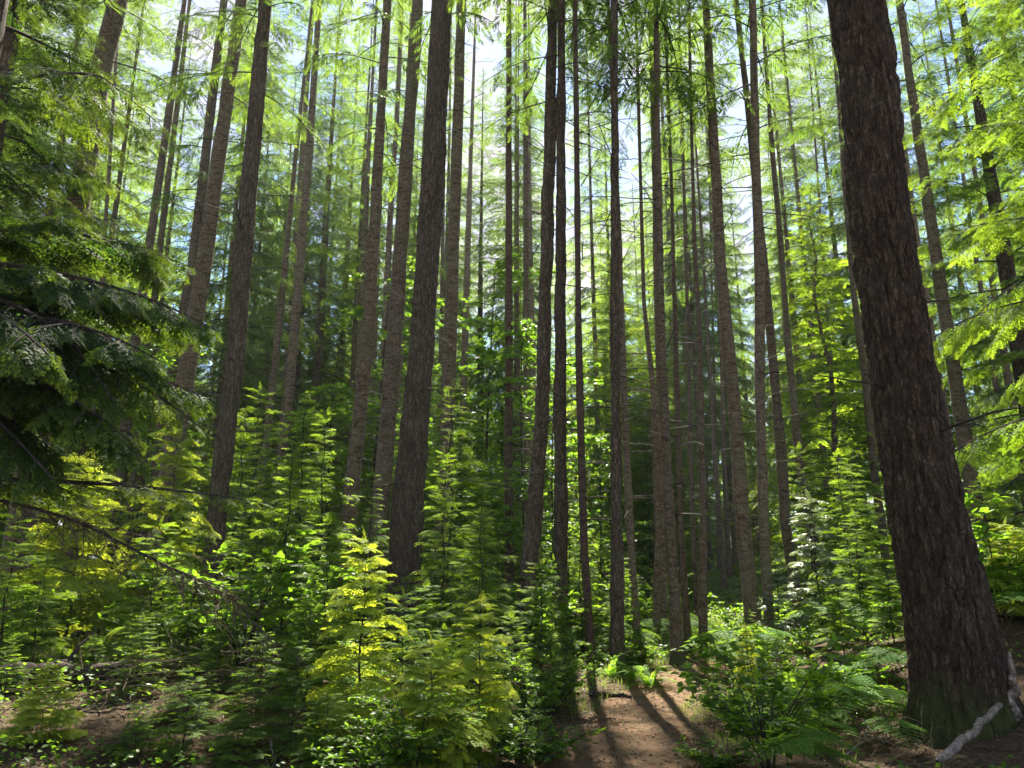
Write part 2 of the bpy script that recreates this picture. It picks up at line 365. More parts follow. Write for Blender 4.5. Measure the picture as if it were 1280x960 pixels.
TPL = {
    'fine': [spray_tpl(20 + k, 19, 1, .019, 50, .30) for k in range(4)],
    'far':  [spray_tpl(10 + k, 9, 1, .052) for k in range(4)],
    'mid':  [spray_tpl(30 + k, 8, 2, .040) for k in range(4)],
    'near': [spray_tpl(50 + k, 10, 3, .030) for k in range(4)],
    'cedar': [spray_tpl(70 + k, 10, 3, .045, 48, .5) for k in range(4)],
}
class Sprays:
    def __init__(s): s.p = []; s.a = []; s.n = []; s.l = []; s.t = []
    def add(s, p, a, n, l, t): s.p.append(p); s.a.append(a); s.n.append(n); s.l.append(l); s.t.append(t)
    def flush(s, mb, tpls, droop=.18, seed=0, mat=0):
        if not s.p: return
        rg = np.random.RandomState(seed)
        P = np.array(s.p); A = nrm(np.array(s.a)); N = np.array(s.n); N = nrm(N - A * (A * N).sum(1, keepdims=True)); S = np.cross(N, A)
        L = np.array(s.l); T = np.array(s.t); pick = rg.randint(0, len(tpls), len(P))
        for k, (Q, tq) in enumerate(tpls):
            m = pick == k
            if not m.any(): continue
            q = Q[None]; l = L[m][:, None, None, None]
            x, y, z = q[..., 0:1], q[..., 1:2], q[..., 2:3]
            z = z - droop * x * x - .22 * np.abs(y)
            W_ = P[m][:, None, None] + l * (x * A[m][:, None, None] + y * S[m][:, None, None] + z * N[m][:, None, None])
            tt = T[m][:, None] + (tq[None] - .4) * .6 + rg.normal(0, .07, (m.sum(), len(tq)))
            mb.quads(W_.reshape(-1, 4, 3), np.clip(tt, 0, 1).ravel(), mat)
def rot_z(v, a):
    c, s = math.cos(a), math.sin(a); return np.array([v[0] * c - v[1] * s, v[0] * s + v[1] * c, v[2]])
def branch(sp, limb, r, p0, az, el, L, droop, spacing, smin, sfac=.33, tint=.35, tip=.35, bare=.15, rad=.02, depth=1, seg=4, miss=.1, rise=0.0, lmax=9.0):
    n = max(5, int(L / .16) + 3); P = [np.array(p0, float)]; D_ = []
    st = L / (n - 1); a = az
    for i in range(n - 1):
        t = i / (n - 1); e = el - droop * t ** 1.2 + rise * max(0, t - .6); a += r.uniform(-.07, .07)
        d = np.array([math.cos(e) * math.cos(a), math.cos(e) * math.sin(a), math.sin(e)]); D_.append(d); P.append(P[-1] + d * st)
    D_.append(D_[-1]); P = np.array(P)
    if limb is not None and rad > 0:
        limb.tube(P, np.linspace(rad, rad * .18, n), seg, .5, 0, False)
    x = L * bare; side = 1 if r.random() < .5 else -1
    while x < L:
        t = x / L; f = t * (n - 1); i = min(int(f), n - 2); pos = P[i] + (P[i + 1] - P[i]) * (f - i); d = D_[i]
        side = -side
        if r.random() > miss:
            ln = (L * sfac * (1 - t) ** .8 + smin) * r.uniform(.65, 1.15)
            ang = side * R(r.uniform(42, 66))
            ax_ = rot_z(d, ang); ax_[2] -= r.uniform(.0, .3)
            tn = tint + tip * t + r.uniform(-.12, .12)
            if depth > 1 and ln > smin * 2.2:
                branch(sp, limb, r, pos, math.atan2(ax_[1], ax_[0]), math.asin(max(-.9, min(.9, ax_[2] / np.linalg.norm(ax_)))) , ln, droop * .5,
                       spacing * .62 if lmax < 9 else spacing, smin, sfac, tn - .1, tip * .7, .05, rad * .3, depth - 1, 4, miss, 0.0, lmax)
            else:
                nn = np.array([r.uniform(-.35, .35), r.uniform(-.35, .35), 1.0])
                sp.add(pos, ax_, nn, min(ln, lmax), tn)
        x += spacing * r.uniform(.7, 1.3)
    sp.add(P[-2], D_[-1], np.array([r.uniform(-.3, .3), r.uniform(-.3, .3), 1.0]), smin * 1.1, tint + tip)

def conifer(seed, z0, z1, rmax, nb, tpl, leaf, droop=.7, spacing=.17, smin=.22, sfac=.3, tint=.3, tip=.3, depth=1, el=(.15, .7), rad=.022,
            bare=.2, shape=.75, miss=.1, sdroop=.18, low_sparse=0.0, dead=None, extra=None, lmax=9.0):
    """crown and limbs of one conifer whose trunk runs up local z"""
    r = random.Random(seed); sp = Sprays(); lm = MB(); az = r.uniform(0, 6.28)
    for k in range(nb):
        u = (k + r.uniform(-.4, .4)) / nb; u = min(max(u, 0), .995)
        if r.random() < low_sparse * (1 - u) ** 2: continue
        z = z0 + (z1 - z0) * u ** .9
        az += 2.399 + r.uniform(-.5, .5)
        L = max(.12, rmax * (1 - u) ** shape * r.uniform(.55, 1.15) * min(1, .55 + 2.2 * u + .3))
        e = el[0] + (el[1] - el[0]) * u + r.uniform(-.15, .15)
        branch(sp, lm, r, (0, 0, z), az, e, L, droop * r.uniform(.6, 1.3), spacing, smin, sfac, tint + r.uniform(-.14, .14), tip, bare,
               rad * (.35 + .65 * (1 - u)), depth, 4, miss, 0.0, lmax)
    sp.add(np.array([0, 0, z1 - smin * .3]), np.array([.05, 0, 1.]), np.array([1., 0, .1]), smin * 1.2, tint + tip)
    if extra: extra(sp, lm, r)
    mb = MB(); sp.flush(mb, TPL[tpl], sdroop, seed)
    for V, F, t in zip(lm.v, lm.f, lm.t): mb.add(V, F - F.min(), t, 1)
    if dead: dead_limbs(mb, seed, *dead)
    return mb.mesh('crown', [leaf, M['limb']])

def trunk_mesh(axis_pts, radii, seg, mat, dz=.25, rough=.02, flare=.5, seed=0, bark=0.0, zdense=None):
    """axis_pts: (n,3) local points bottom to top; the trunk is one tapered tube with a flared foot and uneven bark"""
    P = np.asarray(axis_pts, float); z = P[:, 2]
    zs = [z[0]]; 
    while zs[-1] < z[-1] - 1e-6:
        s = dz if (zdense is None or zs[-1] < zdense) else .45
        zs.append(min(z[-1], zs[-1] + s))
    zs = np.array(zs); x = np.interp(zs, z, P[:, 0]); y = np.interp(zs, z, P[:, 1]); rr = np.interp(zs, z, radii)
    # soften the kinks of the interpolation
    for _ in range(3):
        x[1:-1] = (x[:-2] + 2 * x[1:-1] + x[2:]) / 4; rr[1:-1] = (rr[:-2] + 2 * rr[1:-1] + rr[2:]) / 4
    th = np.arange(seg) * 2 * np.pi / seg; n = len(zs)
    h = zs - zs[0]
    r0 = rr[0]
    lob = 1 + .35 * np.sin(th * 3 + seed) + .25 * np.sin(th * 5 + seed * 2.1)
    fl = flare * r0 * np.exp(-h / max(.28, r0 * 1.1))[:, None] * lob[None]
    base = rr[:, None] + fl
    C = np.stack([np.cos(th), np.sin(th)], -1)
    q = np.stack([np.broadcast_to(C[None, :, 0] * rr[:, None], base.shape), np.broadcast_to(C[None, :, 1] * rr[:, None], base.shape), np.broadcast_to(zs[:, None], base.shape)], -1)
    d = rough * noise(q * np.array([5, 5, 1.1]) + seed * 13.7, seed) * np.minimum(1, rr / .12)[:, None]
    # whorl swellings where limbs once grew
    d = d + rough * .45 * np.maximum(0, noise(np.stack([q[..., 2] * 2.3, q[..., 0] * 3, q[..., 1] * 3], -1), seed + 5)) ** 2
    if bark:
        a1 = noise(q * np.array([15, 15, 2.4]) + np.array([0, 0, seed * 3.]) + .35 * noise(q * np.array([6, 6, 5.]), seed + 7)[..., None], seed + 1)
        a2 = noise(q * np.array([31, 31, 6.5]), seed + 2); a3 = noise(q * np.array([60, 60, 26]), seed + 3)
        rd = 1 - np.abs(a1) * 1.9; d = d - bark * np.clip(rd, 0, 1) ** 2 * 1.1 + bark * .45 * a2 + bark * .25 * a3
    rad = base + d
    V = np.stack([x[:, None] + rad * C[None, :, 0], y[:, None] + rad * C[None, :, 1], np.broadcast_to(zs[:, None], rad.shape)], -1).reshape(-1, 3)
    i = np.arange(n - 1)[:, None] * seg; j = np.arange(seg)[None]; k = (j + 1) % seg
    F = np.stack([i + j, i + k, i + seg + k, i + seg + j], -1).reshape(-1, 4)
    mb = MB(); mb.add(V, F); return mb.mesh('trunk', mat, True)

def dead_limbs(mb, seed, z0, z1, nb, lmax):
    """bare dead branches and short stubs left on the lower trunk"""
    r = random.Random(seed)
    for k in range(nb):
        z = r.uniform(z0, z1); a = r.uniform(0, 6.28); L = lmax * r.choice([.12, .15, .2, .35, .5, .7, 1]) * r.uniform(.6, 1.1)
        n = 7; P = [np.array([0, 0, z])]; e = r.uniform(-.1, .35)
        for i in range(n - 1):
            e -= r.uniform(-.02, .12); a2 = a + r.uniform(-.12, .12)
            P.append(P[-1] + np.array([math.cos(e) * math.cos(a2), math.cos(e) * math.sin(a2), math.sin(e)]) * (L + .15) / (n - 1))
        mb.tube(P, np.linspace(.011, .003, n) + .004 * r.random(), 4, .5, 1, False)
        if L > lmax * .3:
            for q in range(r.randint(2, 6)):
                i = r.randint(2, n - 2); a3 = a + r.choice([-1, 1]) * r.uniform(.5, 1.2); l2 = L * r.uniform(.12, .35)
                mb.tube([P[i], P[i] + np.array([math.cos(a3), math.sin(a3), r.uniform(-.5, .1)]) * l2 * .5, P[i] + np.array([math.cos(a3), math.sin(a3), r.uniform(-.8, .0)]) * l2], [.004, .003, .002], 4, .5, 1, False)

# crown prototypes for a 32 m tree (local z from the foot)
HT = 32.0
CROWN = {}
for k in range(4):
    CROWN['high', k] = conifer(100 + k, 12.0, HT, 2.6, 60, 'fine', M['needles'], droop=.8, spacing=.12, smin=.28, sfac=.32, tint=.28, tip=.3, el=(-.05, .6), miss=.25, low_sparse=.3, dead=(2.5, 14, 34, 1.6))
    CROWN['high2', k] = conifer(170 + k, 11.0, HT, 3.0, 85, 'fine', M['needles'], droop=.7, spacing=.13, smin=.30, sfac=.34, tint=.28, tip=.3, el=(-.1, .6), miss=.12, low_sparse=.2, dead=(2.5, 13, 34, 1.6))
    CROWN['dense', k] = conifer(160 + k, 6.5, HT, 3.6, 180, 'fine', M['needles'], droop=.85, spacing=.11, smin=.32, sfac=.36, tint=.36, tip=.36, el=(-.15, .6), miss=.12, low_sparse=.25)
    CROWN['wisp', k] = conifer(190 + k, 18.0, HT, 1.8, 20, 'fine', M['needles'], droop=.6, spacing=.15, smin=.22, sfac=.32, tint=.42, tip=.3, el=(-.05, .6), miss=.2, dead=(3, 14, 26, 1.2))
    CROWN['top', k] = conifer(195 + k, 22.5, HT, 2.7, 80, 'fine', M['needles'], droop=.75, spacing=.13, smin=.30, sfac=.34, tint=.30, tip=.3, el=(-.05, .6), miss=.12, dead=(3, 15, 26, 1.2))  # high crown shaped to throw shade on the near trail
    CROWN['thin', k] = conifer(150 + k, 15.0, HT, 2.2, 34, 'fine', M['needles'], droop=.6, spacing=.15, smin=.28, sfac=.32, tint=.32, tip=.3, el=(-.05, .6), miss=.3, low_sparse=.5, dead=(3, 14, 26, 1.3))
    CROWN['full', k] = conifer(130 + k, 1.2, 15.0, 2.9, 125, 'far', M['hemlock'], droop=.75, spacing=.12, smin=.28, sfac=.38, tint=.46, tip=.38, el=(-.05, .7), miss=.10, low_sparse=.15)

# ------------------------------------------------------------------ the tall trees the photo shows one by one, and one added for its shade
rnd = random.Random(7)
HERO = []          # (x, y, phrase)
def tall_tree(D, pts, bark, label, phrase, crown='high', h=None, dense=False, dead=True, name='conifer_tree', group=None):
    pts = sorted(pts, key=lambda q: -q[1])               # bottom first
    P = []; rr = []
    for (px, py, w) in pts:
        x, y, z, s = at(px, py, D); P.append((x, z)); rr.append(w * .86 / 2 / 960.0 * s)
    P = np.array(P); rr = np.array(rr)
    k = np.polyfit(P[:, 1], P[:, 0], 1)[0] if len(P) > 1 else 0
    k = max(-.07, min(.07, k))
    H = h or rnd.uniform(29, 35)
    zb = P[0, 1]; xb = P[0, 0]
    for _ in range(3): gz = hz1(xb - k * (zb - gz) if _ else xb, D)
    x0 = xb - k * (zb - gz)
    zt, xt, rt = P[-1, 1], P[-1, 0], rr[-1]
    A = [(x0 - k * -.0, 0, -.25)]; RD = [rr[0] * (1 + .012 * max(0, zb - gz))]
    for (x, z), q in zip(P, rr):
        if z - gz > .1: A.append((x, 0, z - gz)); RD.append(q)
    A.append((xt + k * (gz + H - zt), 0, H)); RD.append(.012)
    # above the frame the trunk keeps tapering evenly
    A = np.array(A); A[:, 0] -= x0
    seed = len(HERO) + 1
    root = thing(name, label, 'tree', (x0, D, gz), 0, group)
    if dense: me = trunk_mesh(A, RD, dense, M[bark], .035, .022, .5, seed, rr.mean() * .13, 9.5)
    else: me = trunk_mesh(A, RD, 28, M[bark], .10, .018, .75, seed, .0, 14)
    link('trunk', me, root)
    lean = math.atan(k); v = rnd.randrange(4)
    cm = CROWN[crown, v]; rz = rnd.uniform(0, 6.28); s = H / HT; w = rnd.uniform(.8, 1.1)
    from mathutils import Matrix
    o = link('crown', cm, root)
    o.matrix_local = Matrix.Rotation(lean, 4, 'Y') @ Matrix.Rotation(rz, 4, 'Z') @ Matrix.Diagonal((w, w, s, 1))
    HERO.append((x0, D, phrase, rr[0]))
    return root
G = 'tall straight conifers along the trail'
T = tall_tree
T(7.2, [(1197, 825, 122), (1182, 750, 115), (1156, 637, 102), (1138, 525, 92), (1104, 300, 83), (1086, 110, 77), (1071, 0, 75)], 'bark_big',
  'huge dark fir trunk with deeply furrowed bark leaning over the pale fallen stick', 'the huge furrowed fir', dense=190)
T(14, [(505, 720, 50), (512, 600, 45), (529, 412, 36), (541, 230, 34), (550, 37, 31), (553, 0, 30)], 'bark_fir',
  'thickest trunk of the cluster behind the bright sapling, dark and evenly furrowed', 'the thick furrowed trunk', dense=90)
T(15, [(43, 562, 36), (80, 356, 31), (131, 67, 27), (148, 0, 25)], 'bark_ring', 'leaning dim trunk half hidden behind the dark hemlock boughs at the left', 'the dim leaning trunk')
T(16, [(-60, 330, 26), (8, 40, 22), (20, 0, 20)], 'bark_ring', 'trunk crossing only the top left corner of the picture', 'the corner trunk')
T(17, [(203, 630, 27), (213, 585, 27), (240, 424, 24), (259, 300, 22), (296, 37, 17), (302, 0, 16)], 'bark_ring', 'grey-brown leaning trunk with a thinner one close behind its top', 'the leaning grey-brown trunk')
T(23, [(205, 520, 15), (240, 337, 14), (262, 150, 13), (280, 0, 11)], 'bark_ring', 'thinner trunk hugging the back of the leaning grey-brown one', 'the thinner hugging trunk')
T(15, [(268, 680, 29), (276, 600, 27), (296, 424, 26), (314, 200, 23), (326, 75, 21), (332, 0, 19)], 'bark_fir', 'dark straight trunk with a sunlit right edge, right of the leaning grey-brown one', 'the dark edge-lit trunk', dense=70)
T(24, [(343, 665, 15), (347, 637, 14), (362, 487, 13), (375, 330, 12), (388, 169, 10), (397, 30, 8)], 'bark_ring', 'slim trunk vanishing upward into bright yellow-green foliage', 'the slim vanishing trunk', 'thin')
T(27, [(320, 660, 11), (326, 619, 11), (350, 394, 9), (364, 250, 7)], 'bark_ring', 'thin short-looking trunk leaning just left of the slim vanishing one', 'the thin companion trunk', 'high')
T(26, [(150, 600, 15), (170, 424, 14), (188, 300, 12), (210, 150, 10), (228, 20, 7)], 'bark_ring', 'larger of two thin trunks side by side between the dim trunk and the leaning one', 'the larger thin twin', 'thin')
T(30, [(172, 560, 11), (187, 431, 10), (200, 310, 9), (222, 130, 7)], 'bark_ring', 'smaller of two thin trunks side by side, against a white sky gap', 'the smaller thin twin', 'high')
T(17, [(432, 700, 24), (437, 637, 22), (460, 424, 18), (470, 250, 16), (482, 37, 12), (484, 0, 12)], 'bark_ring', 'pale grey clean trunk standing behind the top of the bright sapling', 'the pale clean trunk', 'high2')
T(16, [(470, 690, 28), (475, 637, 26), (494, 412, 22), (508, 200, 19), (520, 37, 16), (522, 0, 15)], 'bark_ring', 'rough knobbly trunk directly left of the thickest furrowed one', 'the rough knobbly trunk', 'thin')
T(18, [(550, 760, 27), (553, 700, 25), (559, 525, 21), (567, 300, 18), (576, 37, 14), (577, 0, 14)], 'bark_ring', 'straight grey trunk directly right of the thickest furrowed one', 'the straight grey trunk', 'thin')
T(26, [(470, 640, 10), (479, 457, 9), (488, 262, 8), (496, 150, 7), (503, 0, 5)], 'bark_ring', 'thin trunk glimpsed between the pale clean trunk and the knobbly one', 'the glimpsed thin trunk', 'thin')
T(32, [(433, 600, 9), (441, 469, 8), (450, 300, 6)], 'bark_ring', 'faint thin trunk left of the pale clean trunk', 'the faint trunk', 'thin')
T(34, [(548, 600, 7), (550, 487, 6.5), (553, 330, 5)], 'bark_ring', 'dark sliver of trunk in the gap beside the thickest furrowed one', 'the dark sliver trunk', 'high')
T(30, [(573, 660, 11), (580, 469, 10), (585, 300, 8)], 'bark_ring', 'hazy sunlit trunk behind the young firs in the middle gap', 'the hazy sunlit trunk', 'thin')
T(19, [(637, 770, 15), (637, 747, 14), (636, 525, 12), (636, 225, 9), (636, 0, 7)], 'bark_red', 'brown trunk with leafy maple sprigs, foot lost among bright shrubs', 'the brown sprigged trunk', 'wisp')
T(25, [(658, 690, 10), (658, 525, 9), (657, 150, 7), (656, 0, 5)], 'bark_ring', 'thin even trunk between the brown sprigged one and the bent pair', 'the thin even trunk', 'wisp')
T(31, [(646, 740, 6), (645, 622, 5), (647, 400, 4)], 'bark_red', 'very thin reddish stem close behind the brown sprigged trunk', 'the thin reddish stem', 'thin')
T(14.5, [(652, 790, 30), (656, 763, 28), (667, 654, 24), (676, 525, 21), (683, 337, 18), (690, 37, 15), (692, 0, 15)], 'bark_fir', 'left trunk of the close pair, grey furrowed bark, leaning in at the top', 'the left trunk of the pair', dense=60)
T(14, [(699, 830, 30), (700, 747, 24), (701, 600, 20), (700, 487, 18), (701, 250, 15), (702, 37, 12), (702, 0, 12)], 'bark_fir', 'right trunk of the close pair, darker and upright with a shrubby foot', 'the right trunk of the pair', dense=60)
T(13.6, [(741, 845, 13), (739, 825, 12), (730, 685, 11), (726, 550, 10.5), (723, 412, 9.5), (720, 75, 6.5), (719, 0, 6)], 'bark_red', 'slender reddish trunk, bent at the foot, left of the trail head', 'the slender reddish trunk')
T(27, [(731, 760, 10), (725, 500, 8.5), (719, 100, 6)], 'bark_ring', 'added trunk close behind the slender reddish one, its high crown shading the trail', 'the added hidden trunk', 'top')  # added tree, put here so its crown shades the near trail
T(13.4, [(772, 840, 25), (772, 810, 22), (771, 653, 17), (769, 412, 15), (768, 75, 10.5), (768, 0, 10)], 'bark_fir', 'dark trunk standing where the trail ends, with a sunlit flared left foot', 'the trail-end trunk', dense=50)
T(15, [(799, 840, 14), (798, 825, 13), (787, 653, 11), (780, 487, 9), (774, 300, 7)], 'bark_ring', 'thin trunk with pale broken twigs, right of the trail-end trunk', 'the twiggy thin trunk')
T(17, [(819, 820, 12), (820, 800, 11), (823, 654, 10), (816, 480, 8), (805, 380, 6)], 'bark_ring', 'thin trunk at the left side of the tight right-hand bunch', 'the left bunch trunk', 'thin')
T(18, [(831, 820, 11), (829, 740, 10.5), (826, 600, 9)], 'bark_ring', 'thin trunk tucked behind the main trunk of the tight bunch', 'the tucked bunch trunk')
T(14.5, [(849, 842, 20), (847, 810, 18), (840, 685, 15), (827, 450, 13), (822, 206, 10), (820, 0, 7)], 'bark_ring', 'thickest trunk of the tight bunch beside the trail', 'the main bunch trunk')
T(16.5, [(862, 830, 11.5), (861, 815, 11), (851, 669, 9.5), (844, 412, 7), (840, 250, 5)], 'bark_ring', 'thin trunk leaning at the right of the main bunch trunk', 'the leaning bunch trunk')
T(16, [(878, 835, 13), (878, 815, 12), (879, 654, 10), (874, 412, 7.5), (868, 300, 6), (864, 150, 4.5)], 'bark_ring', 'upright trunk at the right end of the tight bunch', 'the right bunch trunk')
T(22, [(868, 700, 7), (864, 600, 6.5), (860, 420, 5.5)], 'bark_ring', 'pale thin stem behind the right end of the tight bunch', 'the pale thin stem', 'wisp')
T(16, [(944, 806, 25), (931, 675, 22), (916, 487, 18), (901, 337, 16), (895, 225, 14.5), (884, 37, 11), (882, 0, 11)], 'bark_ring', 'stout ringed trunk leaning left, first of the group right of the trail', 'the stout ringed trunk', 'thin')
T(15.2, [(963, 820, 16), (963, 806, 15), (954, 637, 14), (950, 487, 14), (950, 337, 14.5), (944, 187, 13), (942, 37, 10), (940, 0, 10)], 'bark_ring', 'upright ringed trunk, second of the group right of the trail', 'the upright ringed trunk')
T(17.5, [(1002, 790, 17), (999, 769, 16), (982, 656, 15), (976, 562, 14.5), (961, 394, 12), (935, 131, 9), (924, 37, 8), (920, 0, 8)], 'bark_ring', 'trunk leaning left across the upright ringed one, in front of the pale cedar', 'the crossing trunk')
T(21, [(1018, 690, 13), (1002, 600, 12), (985, 431, 9.5), (974, 281, 8), (965, 187, 7), (956, 56, 5.5), (952, 0, 5)], 'bark_ring', 'thin leaning trunk against a bright sky gap, left of the huge fir', 'the thin leaning trunk', 'thin')
T(16.5, [(1218, 620, 21), (1209, 570, 20), (1194, 469, 19), (1175, 356, 17), (1156, 225, 14), (1139, 112, 12), (1124, 0, 10)], 'bark_ring', 'ringed trunk behind hemlock foliage, just right of the huge fir', 'the ringed trunk behind the fir')
T(21, [(1187, 560, 14), (1169, 450, 12), (1145, 300, 11), (1122, 131, 8), (1108, 20, 6)], 'bark_ring', 'dim trunk peeking out along the right edge of the huge fir', 'the peeking trunk', 'thin')
T(22, [(1103, 660, 12), (1096, 619, 11), (1081, 469, 10), (1066, 356, 8.5), (1055, 225, 6.5), (1048, 120, 5)], 'bark_ring', 'dark thin trunk close along the left side of the huge fir', 'the dark thin trunk', 'high')
T(22, [(1282, 610, 14), (1269, 525, 12), (1250, 412, 9), (1232, 300, 7)], 'bark_ring', 'dark trunk at the right edge behind the hemlock boughs', 'the right edge trunk', 'thin')
T(27, [(1262, 590, 8), (1252, 532, 8), (1240, 450, 7)], 'bark_ring', 'thin dark trunk just left of the trunk at the right edge', 'the thin edge neighbour', 'high')
T(27, [(1036, 640, 9), (1029, 562, 8.5), (1018, 450, 7), (1010, 370, 5)], 'bark_ring', 'dark thin trunk standing in the shade behind the pale cedar', 'the shaded thin trunk', 'thin')
T(31, [(1050, 620, 6), (1044, 532, 5), (1036, 420, 4)], 'bark_ring', 'thinnest dark stem in the shade left of the huge fir', 'the thinnest shaded stem', 'high')
T(34, [(913, 765, 10), (912, 735, 9), (906, 600, 7), (902, 450, 5)], 'bark_ring', 'far trunk rising from the sunny clearing, larger of the two', 'the larger clearing trunk', 'thin')
T(38, [(900, 755, 5.5), (899, 720, 5), (896, 600, 4)], 'bark_ring', 'far thin stem rising from the sunny clearing, smaller of the two', 'the smaller clearing stem', 'high')
T(26, [(112, 620, 9), (113, 553, 8), (122, 440, 7)], 'bark_ring', 'whitish thin trunk under the dark hemlock bough', 'the whitish trunk', 'thin')
T(30, [(903, 700, 8), (893, 560, 7), (885, 420, 5)], 'bark_ring', 'shaded slim trunk seen between the bunch and the stout ringed trunk', 'the shaded slim trunk', 'high')

# ------------------------------------------------------------------ trees standing further back
BACK = []
for k in range(6):
    root = thing('conifer_tree', 'proto', 'tree', (0, 0, -200), 0, 'background conifers')
    r_ = .17 + .03 * (k % 3)
    A = [(0, 0, -.3), (.05, 0, 8), (-.04, 0, 18), (0, 0, HT)]
    link('trunk', trunk_mesh(A, [r_, r_ * .86, r_ * .55, .015], 14, M['bark_ring'], .5, .012, .4, 40 + k), root)
    link('crown', CROWN['high' if k < 3 else 'dense', k % 3], root)
    BACK.append(root)
rb = random.Random(22); placed = [(h[0], h[1]) for h in HERO]; used = [False] * 6
def back_tree(x, y, label, group, s):
    k = rb.randrange(3) + (3 if y > 37 or (abs(x) > .35 * y and y > 25) else 0); z = hz1(x, y)
    if used[k]: o = dup(BACK[k], (x, y, z), rb.uniform(0, 6.28), (s * rb.uniform(.85, 1.15),) * 2 + (s,), label, group)
    else:
        o = BACK[k]; used[k] = True; o.location = (x, y, z); o.scale = (s, s, s); o['label'] = label; o['group'] = group
    placed.append((x, y)); return o
cnt = 0; tries = 0
while cnt < 112 and tries < 6000:
    tries += 1
    y = 22 + 55 * rb.random() ** .9; x = rb.uniform(-.80, .80) * y
    if min(math.hypot(x - a, y - b) for a, b in placed) < (2.2 if y < 35 else 2.8): continue
    if abs(x - (6 + (y - 21) * .33)) < 3 and y < 45 or (-1.8 < x < 5 and y < 33): continue         # the sunny clearing and the gap over the trail
    zone = 'left' if x < -.22 * y else ('right' if x > .22 * y else 'middle')
    far = y > 42
    lab = {'left': 'slim conifer in the backlit rows behind the leaning grey-brown trunks', 'middle': 'slim conifer in the backlit rows behind the close pair of trunks',
           'right': 'slim conifer in the dim rows behind the huge furrowed fir'}[zone] if not far else \
          {'left': 'small far conifer deep in the forest at the left', 'middle': 'small far conifer deep in the forest beyond the trail', 'right': 'small far conifer deep in the forest at the right'}[zone]
    back_tree(x, y, lab, lab.replace('slim conifer', 'slim conifers').replace('small far conifer', 'small far conifers'), rb.uniform(.85, 1.15)); cnt += 1
for (px, D) in ((600, 42), (646, 39), (745, 41), (870, 38), (905, 44), (1000, 37), (1062, 40), (395, 38), (425, 43), (520, 40), (190, 39), (340, 41)):
    x = at(px, 480, D)[0]; zone = 'left' if px < 480 else ('right' if px > 840 else 'middle')
    back_tree(x, D, *{'left': ('slim conifer in the backlit rows behind the leaning grey-brown trunks', 'slim conifers in the backlit rows behind the leaning grey-brown trunks'),
        'middle': ('slim conifer in the backlit rows behind the close pair of trunks', 'slim conifers in the backlit rows behind the close pair of trunks'),
        'right': ('slim conifer in the dim rows behind the huge furrowed fir', 'slim conifers in the dim rows behind the huge furrowed fir')}[zone], rb.uniform(.95, 1.12))
print('background trees', cnt)

# ------------------------------------------------------------------ labels for the plants of the understorey
SEEN = {}
def where(x, y):
    """the tall tree a plant stands nearest to, and on which side of it as the photograph shows them"""
    best = min(HERO, key=lambda h: math.hypot((x / y - h[0] / h[1]) * 9, (y - h[1]) * .8) + (0 if h[1] < 22 else 1.5))
    du = x / y - best[0] / best[1]; dy = y - best[1]
    if abs(du) < .03: rel = 'in front of' if dy < 0 else 'behind'
    else: rel = ('left of' if du < 0 else 'right of') if abs(dy) < 2.2 else (('before and left of' if du < 0 else 'before and right of') if dy < 0 else ('behind and left of' if du < 0 else 'behind and right of'))
    return rel + ' ' + best[2]
def plant_label(kind, x, y, plural):
    """every plant gets a label of its own; look-alikes crowding one spot share one, and a group"""
    lab = kind + ' ' + where(x, y); SEEN[lab] = SEEN.get(lab, 0) + 1
    return lab, plural
GROUND = lambda x, y: (x, y, hz1(x, y))

# ------------------------------------------------------------------ young conifers
def stem(name, h, r0, mat, seed, parent, seg=7):
    r = random.Random(seed); n = 12
    P = [np.array([r.uniform(-.012, .012) * h * (i > 0), r.uniform(-.012, .012) * h * (i > 0), -.08 + (h + .06) * i / (n - 1)]) for i in range(n)]
    mb = MB(); mb.tube(P, np.linspace(r0, r0 * .15, n), seg, .5, 0, False); return mb.build(name, M[mat], parent, True)
YOUNG = {}
def young(kind, k, h, crown_mesh, r0, name='conifer_sapling', cat='sapling', mat='limb'):
    t = thing(name, 'proto', cat, (0, 0, -300)); stem('trunk', h, r0, mat, 300 + k, t); link('crown', crown_mesh, t)
    YOUNG.setdefault(kind, []).append([t, h, False])
for k in range(4):
    young('sap', k, 2.0, conifer(200 + k, .15, 2.0, .80, 36, 'near', M['hemlock'], droop=.7, spacing=.075, smin=.13, sfac=.40, tint=.42, tip=.42, el=(.15, .8), rad=.007, bare=.12, miss=.12, sdroop=.22), .016)  # tint held low: shade around the bright sapling put into the colour
young('bright', 0, 2.1, conifer(230, .1, 2.1, .80, 46, 'near', M['sunlit_growth'], droop=.95, spacing=.07, smin=.17, sfac=.46, tint=.68, tip=.40, el=(.2, .85), rad=.008, bare=.1, miss=.08, sdroop=.30), .018)
young('bright', 1, 2.1, conifer(231, .1, 2.1, 1.0, 46, 'near', M['sunlit_growth'], droop=1.0, spacing=.07, smin=.18, sfac=.46, tint=.66, tip=.40, el=(.2, .85), rad=.008, bare=.1, miss=.08, sdroop=.30), .018)
for k in range(3):
    young('tall', k, 5.0, conifer(210 + k, .4, 5.0, 1.35, 62, 'mid', M['hemlock'], droop=.7, spacing=.11, smin=.19, sfac=.38, tint=.42, tip=.40, el=(.05, .8), rad=.012, bare=.12, miss=.14, sdroop=.22), .035, 'young_conifer', 'young tree')
for k in range(3):
    young('full', k, 15.0, CROWN['full', k], .11, 'young_conifer', 'young tree', 'bark_ring')
for k in range(2):
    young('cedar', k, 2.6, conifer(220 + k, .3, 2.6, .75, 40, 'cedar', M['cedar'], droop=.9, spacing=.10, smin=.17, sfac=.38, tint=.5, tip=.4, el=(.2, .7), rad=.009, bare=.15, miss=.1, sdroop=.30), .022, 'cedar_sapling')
ry = random.Random(5)
